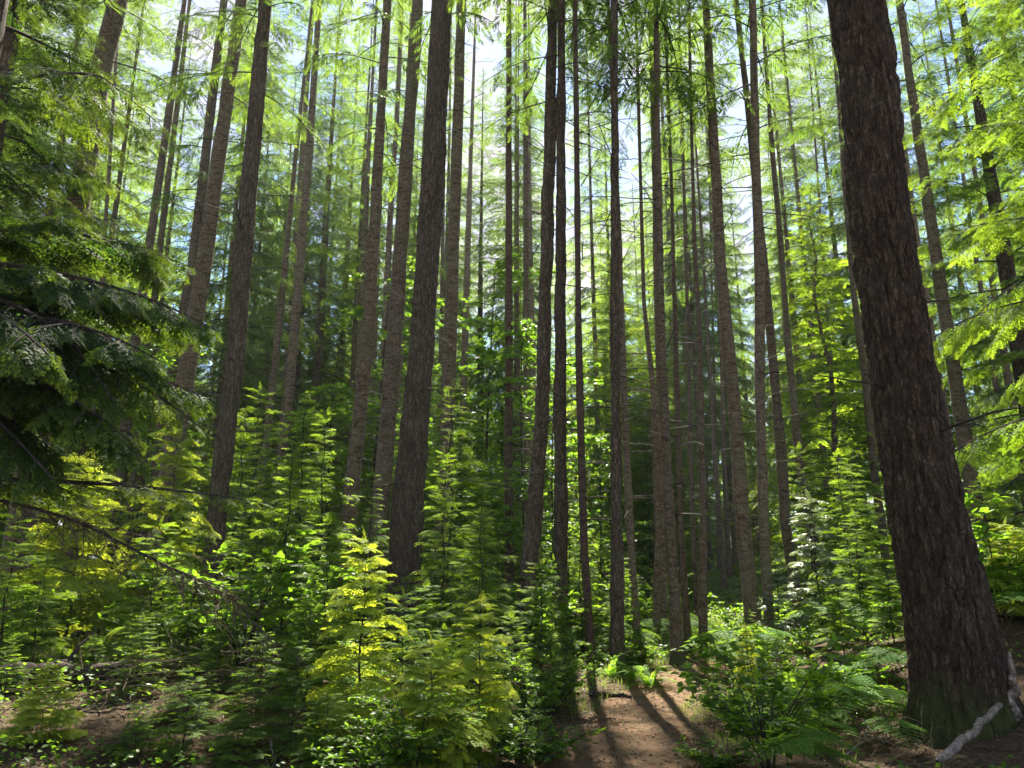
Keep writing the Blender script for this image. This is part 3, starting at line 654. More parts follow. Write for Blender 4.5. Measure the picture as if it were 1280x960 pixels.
def put(kind, x, y, h, label, group=None, k=None, wide=1.0):
    L = YOUNG[kind]; k = ry.randrange(len(L)) if k is None else k
    t, h0, used_ = L[k]; s = h / h0; sc = (s * wide, s * wide, s)
    if used_: o = dup(t, GROUND(x, y), ry.uniform(0, 6.28), sc, label)
    else: o = t; L[k][2] = True; o.location = GROUND(x, y); o.scale = sc; o['label'] = label
    if group: o['group'] = group
    return o
def put_px(kind, px, pytop, D, label, group=None, k=None, wide=1.0):
    x, y, z, s = at(px, pytop, D); return put(kind, x, y, z - hz1(x, y), label, group, k, wide)

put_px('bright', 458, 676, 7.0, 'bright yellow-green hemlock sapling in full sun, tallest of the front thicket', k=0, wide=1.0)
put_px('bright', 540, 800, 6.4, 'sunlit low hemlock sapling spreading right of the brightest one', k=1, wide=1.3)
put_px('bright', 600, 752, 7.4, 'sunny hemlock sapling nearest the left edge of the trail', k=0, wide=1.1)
put_px('sap', 505, 742, 7.9, 'green hemlock sapling at the foot of the thickest furrowed trunk', k=3, wide=1.2)
put_px('sap', 372, 800, 6.6, 'shaded hemlock sapling in the dark hollow left of the brightest one', k=2, wide=1.3)
put_px('tall', 366, 560, 10, 'tall slender young hemlock with a visible dark stem, before the pale clean trunk', k=0)
put_px('tall', 305, 640, 11, 'soft green young hemlock under the dark edge-lit trunk', k=1, wide=1.1)
put_px('tall', 556, 565, 13, 'young fir with a light feathery top against the straight grey trunk', k=2)
put_px('tall', 603, 640, 15, 'hazy young fir in the middle gap left of the brown sprigged trunk', k=0, wide=1.2)
put_px('sap', 676, 705, 10.6, 'thin hemlock sapling with flat spreading layers before the close pair of trunks', k=1, wide=1.25)
put_px('sap', 640, 770, 9, 'dim hemlock sapling in the shade left of the close pair', k=3, wide=1.2)
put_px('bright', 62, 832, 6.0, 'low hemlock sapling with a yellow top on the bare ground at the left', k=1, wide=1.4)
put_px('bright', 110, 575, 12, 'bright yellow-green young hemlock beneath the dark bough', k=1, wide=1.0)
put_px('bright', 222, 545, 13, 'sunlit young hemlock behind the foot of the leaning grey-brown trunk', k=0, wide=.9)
put_px('tall', 60, 690, 9, 'green young hemlock under the dead drooping bough', k=0, wide=1.2)
put_px('sap', 180, 770, 7.6, 'green hemlock sapling tangled in dead brown twigs', k=0, wide=1.4)
put_px('sap', 280, 760, 8.2, 'shady hemlock sapling below the drooping dead bough tip', k=1, wide=1.4)
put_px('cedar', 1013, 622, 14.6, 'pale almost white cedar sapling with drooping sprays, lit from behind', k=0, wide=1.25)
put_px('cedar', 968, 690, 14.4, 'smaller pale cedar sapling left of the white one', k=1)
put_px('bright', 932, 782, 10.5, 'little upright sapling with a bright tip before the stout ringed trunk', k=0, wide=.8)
put_px('tall', 1065, 640, 12.5, 'shaded young hemlock between the pale cedar and the huge fir', k=0, wide=1.3)
put_px('tall', 1105, 690, 10.5, 'green young hemlock spreading against the left flank of the huge fir', k=1, wide=1.3)
put_px('tall', 1000, 560, 19, 'dim young hemlock behind the pale cedar', k=2, wide=1.2)
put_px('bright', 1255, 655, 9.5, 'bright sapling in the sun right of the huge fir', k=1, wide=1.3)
put_px('sap', 1225, 600, 11.5, 'sunlit taller sapling behind the right flank of the huge fir', k=3, wide=1.1)

for (px, py, D, w_, lb) in ((90, 905, 6.9, 1.5, 'dark low sapling at the edge of the bare ground'), (155, 850, 7.6, 1.5, 'dark sapling behind the twig tangle'), (215, 862, 6.9, 1.5, 'dark sapling by the curved grey dead branch'),
        (262, 842, 7.1, 1.5, 'shaded sapling right of the curved grey dead branch'), (310, 838, 6.6, 1.5, 'shaded sapling above the small bare forked twig'), (330, 790, 7.6, 1.4, 'deep green sapling at the back of the dark hollow'),
        (410, 865, 6.0, 1.6, 'low shaded sapling at the bottom edge before the brightest one'), (250, 795, 8.8, 1.4, 'deep green sapling under the hanging dead twigs'), (120, 795, 8.6, 1.4, 'green sapling behind the shaded log'), (15, 800, 8.0, 1.4, 'green sapling at the left edge above the log'),
        (390, 745, 8.4, 1.3, 'mid green sapling just left of the brightest one'), (430, 800, 7.6, 1.3, 'green sapling tucked behind the brightest one'), (640, 862, 8.0, 1.4, 'shaded low sapling leaning over the left edge of the trail')):
    put_px('sap', px, py, D, lb, wide=w_)
for (px, py, D, w_, lb) in ((238, 838, 6.2, 1.6, 'dark sapling hiding the stems of the shaded shrub in the hollow'), (175, 880, 6.0, 1.6, 'low dark sapling among the dry twigs'), (35, 870, 6.6, 1.5, 'low sapling at the left edge of the bare ground'), (300, 885, 5.9, 1.6, 'very low dark sapling at the bottom edge of the hollow')):
    put_px('sap', px, py, D, lb, wide=w_)
for (px, py, D, lb) in ((935, 765, 13.2, 'bright young hemlock hiding the bend of the trail'), (905, 800, 12.2, 'leafy sapling at the bend of the trail'), (880, 815, 12.6, 'sunlit sapling at the foot of the right bunch trunk')):
    put_px('sap', px, py, D, lb, wide=1.5)

# thickets of younger trees and saplings
spots = [(h[0], h[1]) for h in HERO]
def free(x, y, d): return min(math.hypot(x - a, y - b) for a, b in spots) > d
n = 0
while n < 72:                                            # full young trees that close the view between the trunks
    y = 19 + 40 * ry.random(); x = ry.uniform(-.85, .85) * y
    if not free(x, y, 1.3) or (-.36 < x / y < .16 and y < 31) or (abs(x - (6 + (y - 21) * .33)) < 2.2 and y < 40): continue
    spots.append((x, y)); n += 1
    if y > 33:
        z = 'at the left' if x < -.2 * y else ('at the right' if x > .25 * y else 'beyond the close pair')
        lab = 'leafy young conifer filling the far gaps ' + z; gp = 'young conifers filling the far gaps ' + z
    else: lab, gp = plant_label('full-branched young conifer', x, y, 'young conifers filling the gaps')
    put('full', x, y, ry.uniform(6, 15), lab, gp, None, ry.uniform(.85, 1.3))
n = 0
while n < 46:                                            # left thicket
    y = 8 + 14 * ry.random(); x = xpath(y) - ry.uniform(1.5, 14)
    if x < -.72 * y or not free(x, y, .55): continue
    spots.append((x, y)); n += 1
    k = 'tall' if (ry.random() < .45 and y > 10) else 'sap'; h = ry.uniform(1.6, 3.4) if k == 'tall' else ry.uniform(.8, 1.9)
    put(k, x, y, h, *plant_label('feathery young hemlock' if k == 'tall' else 'green hemlock sapling', x, y, 'young hemlocks of the left thicket'), None, ry.uniform(1, 1.4))
n = 0
while n < 26:                                            # middle storey between the trunks
    y = 14.5 + 12 * ry.random(); x = ry.uniform(-.42, .05) * y
    if not free(x, y, .9): continue
    spots.append((x, y)); n += 1
    put('tall', x, y, ry.uniform(3, 6.5), *plant_label('tall airy young hemlock', x, y, 'young hemlocks between the trunks'), None, ry.uniform(1, 1.4))
n = 0
while n < 30:                                            # right thicket
    y = 9.5 + 13 * ry.random(); x = xpath(y) + ry.uniform(1.6, 12)
    if x > .74 * y or not free(x, y, .6) or abs(x - 4.2) < .9 and y < 8: continue
    if abs(x - (6 + (y - 21) * .33)) < 1.5 and y > 13: continue
    spots.append((x, y)); n += 1
    k = 'tall' if ry.random() < .5 else 'sap'; h = ry.uniform(1.5, 3.5) if k == 'tall' else ry.uniform(.7, 1.6)
    put(k, x, y, h, *plant_label('shaded young hemlock' if k == 'tall' else 'dark green hemlock sapling', x, y, 'young hemlocks of the right thicket'), None, ry.uniform(1, 1.4))

# ------------------------------------------------------------------ the big hemlocks whose boughs hang in from the sides
def bough(p_root, p_tip, sag=.25, dead=False, w=.36, tint=.35, tip=.4, rad=.03, sp_=.11):
    def f(sp, lm, r):
        a = np.array(p_root, float); b = np.array(p_tip, float); d = b - a; L = float(np.linalg.norm(d))
        el = math.asin(d[2] / L) + sag; branch(sp, lm, r, a, math.atan2(d[1], d[0]), el, L * 1.04, sag * 2, sp_, .14, w, tint, tip, .08, rad, 2, 5, .06, 0.0, .27)
    return f
def hemlock(x, y, h, z0, rmax, nb, seed, label, boughs, r0, tint=.22, tpl='mid', smin=.16, spc=.13, lmax=.34, mat='hemlock'):
    t = thing('hemlock_tree', label, 'tree', GROUND(x, y))
    link('trunk', trunk_mesh([(0, 0, -.3), (.03, 0, h * .4), (0, 0, h)], [r0, r0 * .7, .015], 24, M['bark_fir'], .12, .012, .5, seed), t)
    org = np.array(GROUND(x, y))
    def ex(sp, lm, r):
        for (px, py, D, px2, py2, D2, kw) in boughs:
            a = np.array(at(px, py, D)[:3]) - org; b = np.array(at(px2, py2, D2)[:3]) - org
            a2 = np.array([0, 0, a[2]]); bough(a2, b, **kw)(sp, lm, r)
    link('crown', conifer(seed, z0, h, rmax, nb, tpl, M[mat], droop=.7, spacing=spc, smin=smin, sfac=.36, tint=tint, tip=.38, depth=2, el=(-.05, .6), rad=.028, bare=.12, miss=.1, extra=ex, lmax=lmax), t)
    return t
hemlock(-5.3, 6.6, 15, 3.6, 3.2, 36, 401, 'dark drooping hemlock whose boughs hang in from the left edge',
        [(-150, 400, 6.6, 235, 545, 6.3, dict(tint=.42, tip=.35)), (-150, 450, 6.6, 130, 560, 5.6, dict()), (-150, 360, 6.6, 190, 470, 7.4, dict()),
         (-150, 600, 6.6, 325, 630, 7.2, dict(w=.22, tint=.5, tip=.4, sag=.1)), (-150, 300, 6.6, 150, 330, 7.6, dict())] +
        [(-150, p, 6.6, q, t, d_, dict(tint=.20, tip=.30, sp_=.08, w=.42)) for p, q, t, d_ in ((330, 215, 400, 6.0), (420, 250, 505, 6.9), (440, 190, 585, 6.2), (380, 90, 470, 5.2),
         (470, 60, 610, 5.6), (490, 170, 560, 7.2), (350, 140, 440, 7.4), (400, 200, 470, 5.7), (280, 230, 350, 7.4))], .24, smin=.12, spc=.15, lmax=.27, mat='dark_hemlock')  # low bough tint carries their shade in the needle colour
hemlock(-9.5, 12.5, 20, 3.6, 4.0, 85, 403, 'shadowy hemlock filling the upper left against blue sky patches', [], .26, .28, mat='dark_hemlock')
hemlock(9.6, 11.5, 19, 3.0, 3.8, 85, 405, 'large bright-tipped hemlock filling the upper right edge', [], .27, .40)
hemlock(11.0, 16, 18, 2.0, 3.6, 80, 407, 'dark hemlock behind the bright-tipped one at the right edge', [], .24, .30)

FARTPL = [spray_tpl(90 + k, 6, 1, .085) for k in range(3)]
# the far wood that closes the view, one mass
fw = MB(); rf = random.Random(99)
for k in range(150):
    y = 62 + 55 * rf.random(); x = rf.uniform(-.85, .85) * y; h = rf.uniform(14, 26); z = hz1(x, y); sp = Sprays()
    for q in range(90):
        u = rf.random() ** .8; a = rf.uniform(0, 6.28); L = (1 - u) ** .8 * 3.4 + .3; zz = z + 1 + (h - 1) * u
        for t in (.35, .75):
            sp.add(np.array([x + math.cos(a) * L * t, y + math.sin(a) * L * t, zz - .35 * L * t]), np.array([math.cos(a), math.sin(a), -.35]), np.array([rf.gauss(0, .3), rf.gauss(0, .3), 1]), L * .55, .4 + .3 * t)
    sp.flush(fw, FARTPL, .2, k); fw.tube([(x, y, z - .3), (x, y, z + h)], [.2, .03], 4, .5, 1, False)
tag(fw.build('forest', [M['needles'], M['bark_ring']]), kind='stuff')

# ------------------------------------------------------------------ leafy shrubs, small maples
def leaves(mb, P, D_, rg, l, w, tint, jit=.9, mat=0):
    """one folded leaf at each point, held roughly level"""
    P = np.asarray(P, float); n = len(P)
    d = nrm(np.asarray(D_) + rg.normal(0, jit, (n, 3)) * np.array([1, 1, .45])); up = nrm(np.array([0, 0, 1.]) + rg.normal(0, .45, (n, 3)))
    up = nrm(up - d * (up * d).sum(1, keepdims=True)); s = np.cross(up, d); L = (l * rg.uniform(.6, 1.25, n))[:, None]
    m = P + d * L * .42
    Q1 = np.stack([P, m + s * L * w + up * L * .08, m + d * L * .22 + s * L * w * .8 + up * L * .06, P + d * L], 1)
    Q2 = np.stack([P, P + d * L, m + d * L * .22 - s * L * w * .8 + up * L * .06, m - s * L * w + up * L * .08], 1)
    t = np.clip(tint + rg.normal(0, .13, n), 0, 1)
    mb.quads(Q1, t, mat); mb.quads(Q2, t, mat)
def shrub_meshes(seed, h, rad, nst, nleaf, l, w=.3, tint=.5, mat='broad'):
    r = random.Random(seed); rg = np.random.RandomState(seed); st = MB(); lf = MB(); P = []; D_ = []; T = []
    for k in range(nst):
        a = r.uniform(0, 6.28); out = rad * r.uniform(.25, 1); hh = h * r.uniform(.55, 1)
        pts = [np.array([math.cos(a) * out * t ** 1.4 + .02 * math.cos(a), math.sin(a) * out * t ** 1.4 + .02 * math.sin(a), -.05 + hh * (t ** .8)]) for t in np.linspace(0, 1, 7)]
        st.tube(pts, np.linspace(.009, .002, 7), 4, .5, 0, False)
        tw = []
        for q in range(9):
            i = r.randint(2, 6); b = pts[i]; aa = a + r.uniform(-1.6, 1.6); ln = rad * r.uniform(.15, .5); e = r.uniform(-.15, .5)
            c = b + np.array([math.cos(aa) * math.cos(e), math.sin(aa) * math.cos(e), math.sin(e)]) * ln
            st.tube([b, (b + c) / 2 + np.array([0, 0, .02]), c], [.004, .003, .0015], 4, .5, 0, False); tw.append((b, c))
        for q in range(nleaf // nst):
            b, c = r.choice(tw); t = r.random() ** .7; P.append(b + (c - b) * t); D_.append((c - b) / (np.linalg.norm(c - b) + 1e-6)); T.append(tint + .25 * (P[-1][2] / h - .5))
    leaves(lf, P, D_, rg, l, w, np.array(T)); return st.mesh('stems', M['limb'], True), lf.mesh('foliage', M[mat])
SHR = {}
def mk_shrub(kind, k, *a, name='leafy_shrub', cat='shrub', **kw):
    t = thing(name, 'proto', cat, (0, 0, -400)); s_, f_ = shrub_meshes(500 + 10 * len(SHR) + k, *a, **kw); link('stems', s_, t); link('foliage', f_, t)
    YOUNG.setdefault(kind, []).append([t, a[0], False]); SHR[kind] = 1
for k in range(3): mk_shrub('huckle', k, 1.0, .55, 14, 2600, .042)
for k in range(3): mk_shrub('salmon', k, 1.3, .75, 12, 1300, .085, w=.34, tint=.55)
for k in range(2): mk_shrub('lowsal', k, .45, .5, 16, 1200, .055, w=.36, tint=.35)
put_px('huckle', 520, 850, 6.2, 'small-leaved glossy shrub at the foot of the low sunlit sapling', k=0, wide=1.4)
put_px('salmon', 470, 890, 5.7, 'big-leaved green shrub at the bottom edge below the bright sapling', k=0, wide=1.2)
put_px('huckle', 575, 870, 6.7, 'fine-leaved shrub spilling onto the left edge of the trail', k=1, wide=1.3)
put_px('huckle', 690, 790, 9.6, 'dim fine-leaved shrub around the foot of the close pair of trunks', k=2, wide=1.3)
put_px('huckle', 660, 815, 8.8, 'shaded shrub beside the trail just left of the close pair', k=0, wide=1.3)
put_px('salmon', 1225, 590, 9.6, 'sunny yellow-green shrub right of the huge fir', k=1, wide=1.1)
put_px('lowsal', 668, 905, 7.2, 'low glossy shrub reaching over the left border of the trail', k=0, wide=1.4)
put_px('huckle', 648, 880, 7.0, 'small leafy shrub at the bottom left border of the trail', k=0, wide=1.3)
put_px('lowsal', 890, 925, 6.9, 'low glossy shrub at the right border of the trail', k=1, wide=1.4)
put_px('huckle', 915, 842, 8.6, 'rounded green bush crowding the right edge of the trail', k=1, wide=1.25)
put_px('huckle', 960, 850, 8.3, 'darker bush right of the rounded one beside the trail', k=2, wide=1.5)
put_px('salmon', 935, 740, 17, 'sunlit shrub at the edge of the bright clearing', k=2, wide=1.3)
n = 0
while n < 70:
    y = 6.5 + 18 * ry.random() ** 1.2; sd_ = -1 if ry.random() < .6 else 1; x = xpath(y) + sd_ * ry.uniform(1.15, 13)
    if abs(x) > .74 * y or not free(x, y, .45) or (x > 2.5 and y < 8.8) or (-2.4 < x < .1 and y < 7.6): continue
    spots.append((x, y)); n += 1
    k = ry.choice(['huckle', 'huckle', 'salmon', 'lowsal']); h = {'huckle': ry.uniform(.6, 1.3), 'salmon': ry.uniform(.8, 1.7), 'lowsal': ry.uniform(.3, .6)}[k]
    nm = {'huckle': 'fine-leaved shrub', 'salmon': 'broad-leaved light green shrub', 'lowsal': 'low glossy ground shrub'}[k]
    put(k, x, y, h, *plant_label(nm, x, y, 'shrubs of the undergrowth'), None, ry.uniform(1, 1.5))

def maple(seed, h, spread, nb, leafn, l=.10):
    r = random.Random(seed); rg = np.random.RandomState(seed); st = MB(); lf = MB(); P = []; D_ = []; T = []
    ctr = [np.array([.12 * math.sin(t * 3 + seed) * t, .1 * math.cos(t * 2 + seed) * t, h * t - .1]) for t in np.linspace(0, 1, 9)]
    st.tube(ctr, np.linspace(.032, .006, 9), 6, .5, 0, False)
    tr = st.mesh('trunk', M['limb'], True); br = MB()
    for k in range(nb):
        t = r.uniform(.25, 1); b = np.array([np.interp(t, np.linspace(0, 1, 9), [c[i] for c in ctr]) for i in range(3)]); a = r.uniform(0, 6.28); L = spread * r.uniform(.4, 1) * (1.15 - t * .5)
        e = r.uniform(.0, .5); pts = [b]
        for i in range(5):
            e -= .13; a += r.uniform(-.2, .2); pts.append(pts[-1] + np.array([math.cos(e) * math.cos(a), math.cos(e) * math.sin(a), math.sin(e)]) * L / 5)
        br.tube(pts, np.linspace(.011, .003, 6), 4, .5, 1, False)
        for q in range(leafn // nb):
            i = r.randint(1, 5); c = pts[i] + np.array([r.gauss(0, .16), r.gauss(0, .16), r.gauss(0, .05)]) * (L * .6)
            P.append(c); D_.append(np.array([math.cos(a), math.sin(a), -.3])); T.append(.55 + r.uniform(-.15, .15))
    leaves(br, P, D_, rg, l, .45, np.array(T)); return tr, br.mesh('crown', [M['broad'], M['limb']])
for k in range(3):
    tr, fo = maple(600 + k, 7.0, 1.7, 34, 2400)
    t = thing('small_maple', 'proto', 'small tree', (0, 0, -500)); link('trunk', tr, t); link('crown', fo, t); YOUNG.setdefault('maple', []).append([t, 7.0, False])
put_px('maple', 655, 395, 18.3, 'light green small maple clinging around the brown sprigged trunk', k=0)
put_px('maple', 690, 440, 20, 'light green small maple glowing behind the close pair of trunks', k=1, wide=1.3)
put_px('maple', 480, 300, 24, 'vivid green maple foliage behind the knobbly trunk', k=2, wide=1.2)
put_px('maple', 610, 330, 27, 'tall pale maple in the middle gap behind the straight grey trunk', k=1, wide=1.3)
put_px('maple', 745, 540, 23, 'sunny small maple seen behind the slender reddish trunk', k=0, wide=1.5)
put_px('maple', 420, 470, 23, 'leafy maple left of the pale clean trunk', k=1, wide=1.5)

n = 0
while n < 26:
    y = 18 + 18 * ry.random(); x = ry.uniform(-.5, .45) * y
    if not free(x, y, 1.2) or abs(x - (6 + (y - 21) * .33)) < 2.2: continue
    spots.append((x, y)); n += 1; put('maple', x, y, ry.uniform(4, 9), *plant_label('light green small maple', x, y, 'small maples of the middle storey'), None, ry.uniform(1, 1.5))

# ------------------------------------------------------------------ ferns
def frond(mb, r, a, L, e0, curl, wid, tint, npin=22):
    d = np.array([math.cos(a), math.sin(a)]); n = npin; p = np.zeros(3); e = e0; pts = []; ds = []
    for i in range(n + 1):
        pts.append(p.copy()); dd = np.array([d[0] * math.cos(e), d[1] * math.cos(e), math.sin(e)]); ds.append(dd); p = p + dd * L / n; e -= curl / n
    mb.tube(pts[::3] + [pts[-1]], np.linspace(.004, .0012, len(pts[::3]) + 1), 4, tint, 0, False)
    Q = []; T = []
    for i in range(2, n + 1):
        t = i / n; w = wid * math.sin(math.pi * min(1, .12 + .88 * t) ** .75) ** .9 * (1 if t < .98 else .5) * (1.05 - .15 * t)
        for s in (1, -1):
            side = np.array([-d[1] * s, d[0] * s, 0]); dr = side * .92 + ds[i] * .38 + np.array([0, 0, r.uniform(-.28, .02)]); dr /= np.linalg.norm(dr)
            up = np.cross(ds[i], side) * s; up = up / (np.linalg.norm(up) + 1e-9)
            Q.append(leafq(pts[i], dr, up, w * r.uniform(.85, 1.1), L / n * .55)); T.append(tint + .15 * t + r.uniform(-.06, .06))
    mb.quads(np.array(Q), np.clip(T, 0, 1))
def fern_mesh(seed, nf, L, wid, e=(.5, 1.25), curl=(1.1, 1.9), tint=.45):
    r = random.Random(seed); mb = MB()
    for k in range(nf): frond(mb, r, k * 2.399 + r.uniform(-.3, .3), L * r.uniform(.7, 1.1), r.uniform(*e), r.uniform(*curl), wid * r.uniform(.85, 1.1), tint + r.uniform(-.12, .12))
    return mb.mesh('foliage', M['fern'])
for k in range(3):
    t = thing('sword_fern', 'proto', 'fern', (0, 0, -600)); link('foliage', fern_mesh(700 + k, 16, .95, .085), t); YOUNG.setdefault('fern', []).append([t, .8, False])
def bracken(seed):
    r = random.Random(seed); mb = MB()
    for k in range(7):
        a = r.uniform(0, 6.28); h = r.uniform(.35, .65); base = np.array([r.gauss(0, .25), r.gauss(0, .25), 0]); L = r.uniform(.45, .8)
        mb.tube([base, base + np.array([math.cos(a) * .06, math.sin(a) * .06, h * .6]), base + np.array([math.cos(a) * .2, math.sin(a) * .2, h])], [.005, .004, .003], 4, .4, 0, False)
        top = base + np.array([math.cos(a) * .2, math.sin(a) * .2, h])
        for i in range(11):                                  # a broad flat triangular blade of smaller leaflets
            t = i / 11; c = top + np.array([math.cos(a), math.sin(a), -.15 - .25 * t]) * L * t
            for s in (1, -1):
                sub = MB(); frond(sub, r, a + s * 1.15, L * .62 * (1 - t) + .05, -.05 + r.uniform(-.1, .1), .35, L * .11 * (1 - t) + .02, .38 + .3 * r.random(), 9)
                for V, F, tt in zip(sub.v, sub.f, sub.t): mb.add(V + c.astype(np.float32), F - F.min(), tt)
    return mb.mesh('foliage', M['fern'])
for k in range(2):
    t = thing('bracken_fern', 'proto', 'fern', (0, 0, -600)); link('foliage', bracken(720 + k), t); YOUNG.setdefault('bracken', []).append([t, .6, False])
def putf(kind, px, py, D, s, label, group=None, k=None):
    x = at(px, py, D)[0]; h0 = YOUNG[kind][0][1]; spots.append((x, D)); return put(kind, x, D, h0 * s, label, group, k)
putf('fern', 985, 830, 9.3, 1.3, 'bright sword fern with tall arching fronds right of the trail', k=0)
putf('fern', 1035, 800, 9.9, 1.3, 'sunlit sword fern behind the bright arching one', k=1)
putf('fern', 790, 860, 12.2, .8, 'small sunny fern at the foot of the trail-end trunk', k=2)
putf('fern', 812, 860, 11.6, .75, 'lit fern clump at the far end of the trail', k=0)
putf('fern', 765, 860, 12.6, .7, 'yellowish fern beside the slender reddish trunk', k=1)
putf('bracken', 1075, 870, 7.6, .75, 'broad flat bracken fern left of the huge fir', k=0)
putf('bracken', 1025, 860, 8.4, .75, 'green bracken fern below the arching sword ferns', k=1)
putf('bracken', 1115, 840, 8.6, .85, 'bracken fern tucked against the huge fir', k=0)
putf('bracken', 985, 955, 6.4, .7, 'small bracken fern at the bottom edge right of the trail', k=1)
n = 0
while n < 36:
    y = 8.5 + 13 * ry.random(); sd_ = 1 if ry.random() < .6 else -1; x = xpath(y) + sd_ * ry.uniform(1.1, 8)
    if abs(x) > .72 * y or not free(x, y, .45) or (x > 3.2 and y < 8.2): continue
    spots.append((x, y)); n += 1; k = ry.choice(['fern', 'bracken'])
    put(k, x, y, YOUNG[k][0][1] * ry.uniform(.7, 1.15), *plant_label('green sword fern' if k == 'fern' else 'flat-topped bracken fern', x, y, 'ferns of the forest floor'))

# ------------------------------------------------------------------ dead wood
def crooked(mb, r, a, b, r0, r1, n=10, wig=.04, seg=8):
    a, b = np.array(a, float), np.array(b, float); L = np.linalg.norm(b - a)
    P = [a + (b - a) * t + np.array([r.gauss(0, 1), r.gauss(0, 1), r.gauss(0, 1)]) * wig * L * math.sin(math.pi * t) for t in np.linspace(0, 1, n)]
    if r0 > .02:                                             # a knobbly, weathered surface with a splintered end
        m = 60; u = np.linspace(0, 1, m); P2 = np.stack([np.interp(u, np.linspace(0, 1, n), np.array(P)[:, i]) for i in range(3)], -1)
        rr = np.interp(u, [0, 1], [r0, r1]) * (1 + .16 * noise2(u * 22, 0 * u, 3) + .10 * noise2(u * 60, 0 * u, 4)); rr[:3] *= np.array([.35, .75, .95]); rr[-2:] *= np.array([.8, .3])
        i0 = len(mb.v); mb.tube(P2, rr, 14, .5, 0, False); V = mb.v[i0]; V += (V - np.repeat(P2, 14, 0).astype(np.float32)) * (noise(V * np.array([60, 60, 60.]), 9)[:, None] * .22).astype(np.float32)
    else: mb.tube(P, np.linspace(r0, r1, n), seg, .5, 0, False)
    return P
def stick(name, label, cat, a, b, r0, r1, mat, twigs=0, seed=0, wig=.03):
    a, b = np.array(a, float), np.array(b, float); t = thing(name, label, cat, tuple(a)); r = random.Random(seed); mb = MB()
    P = crooked(mb, r, a - a, b - a, r0, r1, 10, wig, 6 if r0 < .02 else 10); mb.build('stem', M[mat], t, True)
    for k in range(twigs):
        i = r.randint(2, 8); L = np.linalg.norm(b - a) * r.uniform(.15, .4); tb = MB()
        crooked(tb, r, P[i], P[i] + nrm((b - a) / np.linalg.norm(b - a) + np.array([r.gauss(0, .7), r.gauss(0, .7), r.gauss(0, .4)])) * L, r0 * .4, .002, 6, .06, 5)
        tb.build('twig', M[mat], t, True)
    return t
def gp(px, py, D, up=0.0):
    x = at(px, py, D)[0]; return (x, D, hz1(x, D) + up)
stick('fallen_branch', 'pale weathered stick with a broken end lying against the huge fir', 'branch', at(1172, 952, 5.7)[:3], at(1252, 880, 6.2)[:3], .032, .022, 'driftwood', 1, 3, .015)
stick('broken_root', 'pale splintered root spur at the right foot of the huge fir', 'root', gp(1255, 880, 6.9, -.05), at(1262, 815, 6.8)[:3], .075, .012, 'driftwood', 0, 4, .05)
stick('fallen_branch', 'thin grey curved dead branch standing in the dark hollow at the left', 'branch', at(232, 938, 6.2)[:3], at(252, 878, 6.3)[:3], .014, .007, 'driftwood', 2, 5, .08)
stick('fallen_branch', 'small bare forked twig at the bottom edge of the dark hollow', 'branch', gp(345, 965, 6.2), at(338, 925, 6.2)[:3], .008, .003, 'driftwood', 3, 6, .05)
stick('fallen_branch', 'dead stick lying across the litter left of the huge fir', 'branch', gp(1050, 930, 7.0, .03), gp(1135, 885, 7.7, .08), .014, .007, 'driftwood', 2, 7)
stick('fallen_log', 'dark short log at the far left edge of the trail', 'log', gp(736, 880, 11.0, .03), gp(790, 880, 10.8, .03), .04, .025, 'limb', 0, 8, .02)
stick('fallen_log', 'long shaded log lying behind the tangle at the left edge', 'log', gp(-60, 850, 8.2, .16), gp(190, 850, 8.6, .12), .12, .09, 'limb', 1, 9, .01)
stick('fallen_branch', 'reddish dead stick on the sunlit ground at the lower left', 'branch', gp(70, 920, 6.5, .03), gp(160, 925, 6.9, .06), .011, .005, 'limb', 3, 10)

# the dead drooping bough with brown twigs hanging in at the left
def dead_bough():
    root = at(-150, 620, 6.0)[:3]; t = thing('dead_bough', 'dead brown drooping bough with hanging bare twigs at the left', 'branch', root); r = random.Random(77); o = np.array(root)
    keys = [(-150, 600, 6.0), (20, 628, 6.0), (110, 655, 6.0), (190, 700, 6.1), (255, 728, 6.2), (300, 752, 6.3), (328, 800, 6.35)]
    P = np.array([np.array(at(*k)[:3]) - o for k in keys]); u = np.linspace(0, 6, 26); C = np.stack([np.interp(u, range(7), P[:, i]) for i in range(3)], -1)
    for _ in range(3): C[1:-1] = (C[:-2] + 2 * C[1:-1] + C[2:]) / 4
    mb = MB(); mb.tube(C, np.linspace(.017, .003, 26), 6, .5, 0, False); mb.build('stem', M['limb'], t, True)
    sp = Sprays(); tw = MB()
    for k in range(190):
        i = r.randint(2, 25); d = np.array([r.uniform(-.4, 1), r.uniform(-1, 1), r.uniform(-1, .35)]); d /= np.linalg.norm(d); L = (.08 + .75 * r.random() ** 2.2) * (1 - .4 * i / 25)
        Q = [C[i]]; 
        for q in range(5): d = d + np.array([.05, r.uniform(-.3, .3), r.uniform(-.28, .02)]); d /= np.linalg.norm(d); Q.append(Q[-1] + d * L / 5)
        tw.tube(Q, np.linspace(.0045, .0016, 6), 4, .45, 0, False)
        for q in range(9):
            j = r.randint(1, 5); dd = d + np.array([r.uniform(-.9, .9), r.uniform(-.9, .9), r.uniform(-.7, .2)]); tw.tube([Q[j], Q[j] + nrm(dd) * L * r.uniform(.1, .35)], [.0022, .001], 4, r.uniform(.2, 1), 0, False)
    tw.build('twigs', M['deadneedles'], t)
dead_bough()
